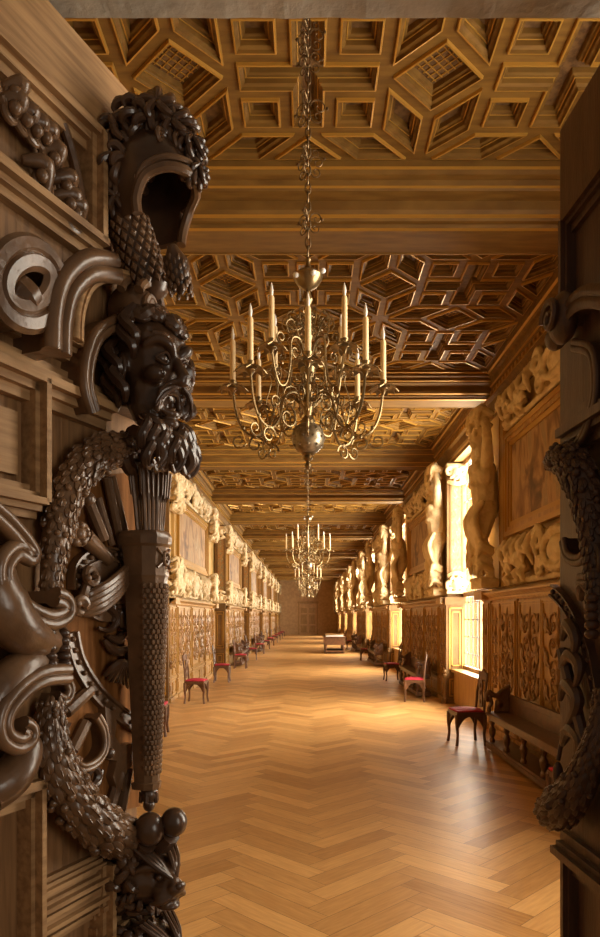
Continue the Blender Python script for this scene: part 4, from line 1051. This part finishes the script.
# ---- heads
def curl(m, c, r, d, seed, rad):
    d = d.normalized(); o = d.orthogonal().normalized(); o = Matrix.Rotation(seed, 3, d) @ o; o2 = d.cross(o)
    m.tube(spiral(c, r, r*.15, 0, 1.5, o, o2, 20, d*r*.5), [rad, rad*1.1, rad*.5], 7)
def mask_head(c, s, yaw, par, name='mask_head', mt='carved', beard=True):
    """bearded head crying out, looking along +x turned by yaw"""
    Rm = Matrix.Rotation(yaw, 4, 'Z'); T4 = Matrix.Translation(c) @ Rm @ Matrix.Scale(s, 4)
    m = MB()
    m.ell((-.02,0,.10), (.27,.22,.27)); m.ell((.02,0,-.12), (.155,.165,.24)); m.box(-.45,-.1,-.15,.15,-.2,.2)
    m.ell((.215,0,.02), (.03,.035,.03)); m.tube([(.205,0,.10),(.262,0,.01),(.315,0,-.085)], [.030,.034,.044], 10); m.ell((.29,0,-.095), (.045,.052,.032))
    for y in (-1,1):
        m.ell((.26,y*.045,-.10), (.034,.028,.024)); m.ell((.16,y*.115,-.05), (.085,.06,.055)); m.tube(curve([(.24,y*.025,.075),(.255,y*.07,.125),(.215,y*.13,.150),(.14,y*.18,.115)],5), [.024,.036,.032,.018], 8); m.tube(curve([(.22,y*.02,.16),(.215,y*.08,.20),(.17,y*.14,.205)],4), [.012,.018,.01], 6)
        m.tube(curve([(.25,y*.06,-.10),(.235,y*.12,-.17),(.18,y*.11,-.28)],5), [.016,.024,.018], 7)
        m.ell((.0,y*.225,.0), (.05,.02,.085)); m.tube([(.12,y*.15,.2),(.2,y*.06,.19)], .02, 6)
    m.tube([Vector((.235-.05*abs(math.cos(a)), .078*math.cos(a), -.215+.072*math.sin(a)-.012*math.cos(2*a))) for a in [i*PI/9 for i in range(18)]], .021, 8, closed=True); m.box(.20,.222,-.045,.045,-.168,-.150)
    m.ell((.16,0,-.335), (.085,.075,.05)); m.xf(T4)
    head = m.clay(name, M[mt], par, .0065*s/.55, 1)
    m = MB()
    for y in (-1,1): m.ell((.195,y*.085,.045), (.042,.042,.036), seg=14, rings=10); m.tube(curve([(.225,y*.035,.04),(.24,y*.085,.078),(.20,y*.135,.045)],5), .010, 6); m.tube(curve([(.225,y*.035,.035),(.235,y*.085,.008),(.20,y*.135,.04)],5), .008, 6)
    m.xf(T4); m.build('eyes', M[mt], head, smooth=True)
    m = MB(); rnd = random.Random(3)
    def onhead(th, ph, k): return Vector((-.02+.255*k*math.sin(th)*math.cos(ph), .225*k*math.sin(th)*math.sin(ph), .10+.27*k*math.cos(th)))
    for i in range(74):
        th = .2+1.7*((i*.618)%1); ph = i*2.4%(2*PI)
        if th > .72 and (ph < .62 or ph > 2*PI-.62): th = .45+.25*rnd.random()
        sg_ = 1 if rnd.random() < .5 else -1; L_ = rnd.uniform(.25,.42); w_ = rnd.uniform(.030,.046)
        m.tube(curve([onhead(th,ph,.98), onhead(th+L_*.35,ph+sg_*.18,1.12), onhead(th+L_*.8,ph+sg_*.05,1.16), onhead(th+L_*1.1,ph-sg_*.2,1.12), onhead(th+L_*.95,ph-sg_*.38,1.10)],4), [w_*.5,w_,w_*1.05,w_*.8,w_*.3], 8)
        m.tube(curve([onhead(th+.05,ph+.03,1.13), onhead(th+L_*.5,ph+sg_*.16,1.27), onhead(th+L_,ph,1.25)],4), [w_*.2,w_*.35,w_*.15], 5)
    for i in range(26):
        a = i*.9; z0 = rnd.uniform(-.1,.3); y = (-1)**i*rnd.uniform(.18,.25); x = rnd.uniform(-.15,.1)
        m.tube(curve([(x,y*.9,z0+.1),(x-.04,y*1.15,z0),(x+.05,y*1.1,z0-.1),(x+.02,y*.95,z0-.17)],4), [.02,.04,.034,.012], 7)
    m.xf(T4); m.build('curly_hair', M[mt], head, smooth=True)
    if beard:
        m = MB()
        rb = random.Random(21)
        for i in range(34):
            y = rb.uniform(-.17,.17); zs = -.29-.14*rb.random(); x = .20-1.9*y*y+rb.uniform(-.03,.02)-(.0 if zs < -.3 or abs(y) > .09 else .12); s1 = 1 if rb.random() < .5 else -1
            r_ = rb.uniform(.024,.036)
            m.tube(curve([(x-.05,y,zs),(x+.04,y+s1*.03,zs-.06),(x+.03,y+s1*.07,zs-.14),(x-.0,y+s1*.04,zs-.20),(x+.03,y-s1*.01,zs-.17)],4), [r_*.6,r_,r_*1.05,r_*.8,r_*.4], 8)
            m.tube(curve([(x+.05,y+s1*.03,zs-.05),(x+.06,y+s1*.075,zs-.13),(x+.03,y+s1*.05,zs-.2)],4), [r_*.2,r_*.35,r_*.2], 5)
        for y in (-1,1):
            for q in range(2): m.tube(curve([(.285,y*.015,-.125),(.275,y*.07,-.135-.015*q),(.25,y*.125,-.17-.03*q),(.22,y*.15,-.24-.02*q)],4), [.008,.013,.011,.006], 7)
        m.xf(T4); m.build('beard', M[mt], head, smooth=True)
    return head
mask_head(Vector((.13,.785,2.515)), .50, -.22, dl)
# scroll chin support
m = MB(); m.tube(spiral(LF.px(132,455,.10), .07, .02, PI/2, -1.0, (0,1,0),(0,0,1),20), [.03,.02], 8); m.build('chin_scroll', M['carved'], dl, smooth=True)
for (X, Y, n_, r) in ((150,829,.17,.047),(174,822,.23,.041)):
    m = MB(); c = LF.px(X,Y,n_); m.ell(c, (r,r,r*1.12), seg=22, rings=14)
    m.tube([c+Vector((-.01,0,-r)), c+Vector((-.06,.02,-r*2.0))], [.03,.035], 8); m.build('ball_knob', M['carved'], dl, smooth=True)
def lion(c, s, yaw, name):
    T4 = Matrix.Translation(c) @ Matrix.Rotation(yaw, 4, 'Z') @ Matrix.Scale(s, 4); m = MB()
    m.ell((-.05,0,0), (.24,.22,.2)); m.ell((.17,0,-.05), (.14,.11,.09)); m.ell((.29,0,-.02), (.05,.07,.045)); m.ell((.2,0,-.15), (.1,.08,.035)); m.box(-.45,-.1,-.14,.14,-.16,.16)
    m.tube([(.08,0,.1),(.2,0,.04),(.28,0,.0)], [.05,.05,.045], 8)
    for y in (-1,1): m.ell((.11,y*.09,.10), (.06,.06,.035)); m.ell((.22,y*.07,-.08), (.06,.05,.05)); m.ell((-.02,y*.20,.14), (.05,.04,.06)); m.ell((.13,y*.085,.045), .03)
    for y in (-1,1): m.tube(curve([(.24,y*.02,.03),(.20,y*.06,.10),(.13,y*.13,.115),(.06,y*.18,.08)],5), [.02,.034,.028,.012], 8); m.tube(curve([(.30,y*.03,-.06),(.25,y*.10,-.10),(.16,y*.13,-.12)],5), [.014,.022,.012], 7)
    m.xf(T4); h = m.clay(name, M['carved'], dl, .0055, 1)
    m = MB()
    for y in (-1,1): m.ell((.205,y*.075,.052), (.024,.026,.022), seg=12, rings=8)
    m.ell((.33,0,.0), (.022,.042,.028), seg=12, rings=8)
    m.xf(T4); m.build('eyes', M['carved'], h, smooth=True)
    m = MB(); rnd = random.Random(9)
    for i in range(34):
        a = rnd.uniform(0,2*PI); x = rnd.uniform(-.28,.0); o = Vector((0,math.cos(a),math.sin(a))); p = Vector((x,0,0))+o*.21
        m.tube(curve([p, p+o*.05+Vector((-.04,0,0)), p+o*.04+Vector((-.13,0,-.03)), p+Vector((-.18,0,-.05))],4), [.018,.04,.034,.01], 7)
    for i in range(30):
        a = rnd.uniform(.25,2*PI-.25)+PI/2; x = rnd.uniform(-.05,.09); o = Vector((0,math.cos(a),math.sin(a))); t_ = Vector((0,-math.sin(a),math.cos(a)))*rnd.choice((-1,1)); p = Vector((x,0,0))+o*(.215-.5*max(x,0))
        m.tube(curve([p, p+o*.03+t_*.03, p+o*.035+t_*.07-Vector((.04,0,0)), p+o*.02+t_*.05-Vector((.09,0,0))],4), [.014,.026,.024,.010], 7)
    for y in (-1,1):
        for q in range(3): m.tube(curve([(.27,y*.02,.02+q*.01),(.18,y*(.05+q*.03),.14),(.06,y*(.09+q*.04),.24)],5), [.012,.02,.012], 7)
    m.xf(T4); m.build('mane', M['carved'], h, smooth=True)
lion(Vector((.12,.79,.925)), .46, -.25, 'lion_head'); lion(Vector((.12,.80,.69)), .44, -.1, 'lion_head')
# ================= right leaf
a3 = R(3.1)
RF = Leaf((.93, 1.55), (-math.sin(a3), math.cos(a3)), (-math.cos(a3), -math.sin(a3)), False)
NR = Vector((0,1,0))
dr = empty('door_2', (.93, 1.55, 0), PI/2+a3, label='open right leaf of the carved oak door, dark in shade', kind='structure')
m = MB()
for i in range(5): m.box(i*.18, i*.18+.1785, -.07, 0, .02, 3.45)
m.build('board', M['rleaf'], dr)
zr = lambda X, Y: RF.px(X, Y, 0).z
def rrail(X, Y, x1, w, t, x0=0.):
    z = zr(X, Y); mb = MB(); mb.box(x0, x1, 0, t, z-w/2, z+w/2); mb.box(x0, x1, 0, t*1.5, z-w*.2, z+w*.2); mb.box(x0,x1,0,t*.5,z-w,z+w); mb.build('moulding', M['rleaf'], dr)
def rstile(x, z0, z1, w=.05, t=.03): mb = MB(); mb.box(x-w/2, x+w/2, 0, t, z0, z1); mb.box(x-w/5, x+w/5, 0, t*1.5, z0, z1); mb.build('moulding', M['rleaf'], dr)
rrail(585, 205, .78, .05, .03); rrail(580, 430, .80, .07, .04); rrail(585, 862, .84, .06, .04)
rstile(.80, zr(585,290), zr(585,205)); rstile(.78, .1, zr(585,862)); 
k = dict(LL=RF, NN=NR, parent=dr)
def rs(pl, name, w=.08, t=.014): scroll(pl, name, w, t, 'rleaf', LL=RF, NN=NR, parent=dr)
rs([(612,300),(596,296),(580,298),(568,308),(562,322)], 'scroll_strap', .07, .02)
m = MB(); c = RF.px(563,318,.05); m.ell(c, (.075,.045,.085), seg=18, rings=12); m.tube(spiral(c+Vector((0,.045,0)), .06, .01, 0, 1.4, (1,0,0),(0,0,1), 24), [.014,.01], 7)
m.ell(RF.px(556,338,.05), (.05,.035,.04), seg=12, rings=8); m.build('volute', M['rleaf'], dr, smooth=True)
rs([(572,345),(590,352),(594,390),(586,425),(576,445)], 'hollow_strap', .05, .012)
garland([(552,463,.05),(562,458,.07),(576,468,.06),(586,492,.05),(594,530,.04),(598,580,.04),(600,620,.04)], [.03,.055,.06,.05,.04,.035], 'laurel_garland', 8, RF, NR, dr, 'rleaf')
garland([(604,690,.03),(600,725,.04),(592,755,.05),(580,785,.06),(566,803,.07),(553,812,.07)], [.03,.035,.045,.06,.07,.06], 'laurel_garland', 9, RF, NR, dr, 'rleaf')
rs([(562,540),(566,556),(578,560),(590,548),(598,560),(590,578),(578,580)], 'strap_scroll', .06, .012)
m = MB(); P = RF.pts([(556,590,.0),(568,602,.0),(580,622,.0),(592,650,.0),(600,690,.0)], 0, 8); m.sweep(P, band(.022,.025), NR)
for i in range(2, len(P)-1, 3): m.ell(P[i]+Vector((0,.02,0)), .009, seg=8, rings=6)
m.build('nailed_oval_rim', M['rleaf'], dr, smooth=True)
m = MB(); 
for i in range(5): m.ell(RF.px(592,598+i*9,.07), (.02,.022,.016), seg=12, rings=8)
m.build('bead_row', M['rleaf'], dr, smooth=True)
m = MB()
for pl in ([(562,640),(568,625),(576,640),(572,660)],[(560,668),(570,655),(580,668),(574,690)],[(560,700),(566,684),(578,700),(570,722),(560,735)],[(580,600),(586,585),(594,600)],[(562,745),(570,730),(580,742),(574,765)]):
    m.tube(RF.pts(pl, .04), [.008,.024,.018,.006], 8)
m.build('acanthus_leaf', M['rleaf'], dr, smooth=True)
m = MB(); m.tube([RF.px(562,650,.03), RF.px(584,740,.03)], .02, 8); m.build('lance_shaft', M['rleaf'], dr, smooth=True)
m = MB(); m.ell(RF.px(558,775,.05), (.018,.018,.045), seg=12, rings=10); m.tube([RF.px(558,760,.04), RF.px(562,740,.03)], .008, 6); m.build('acorn_drop', M['rleaf'], dr, smooth=True)
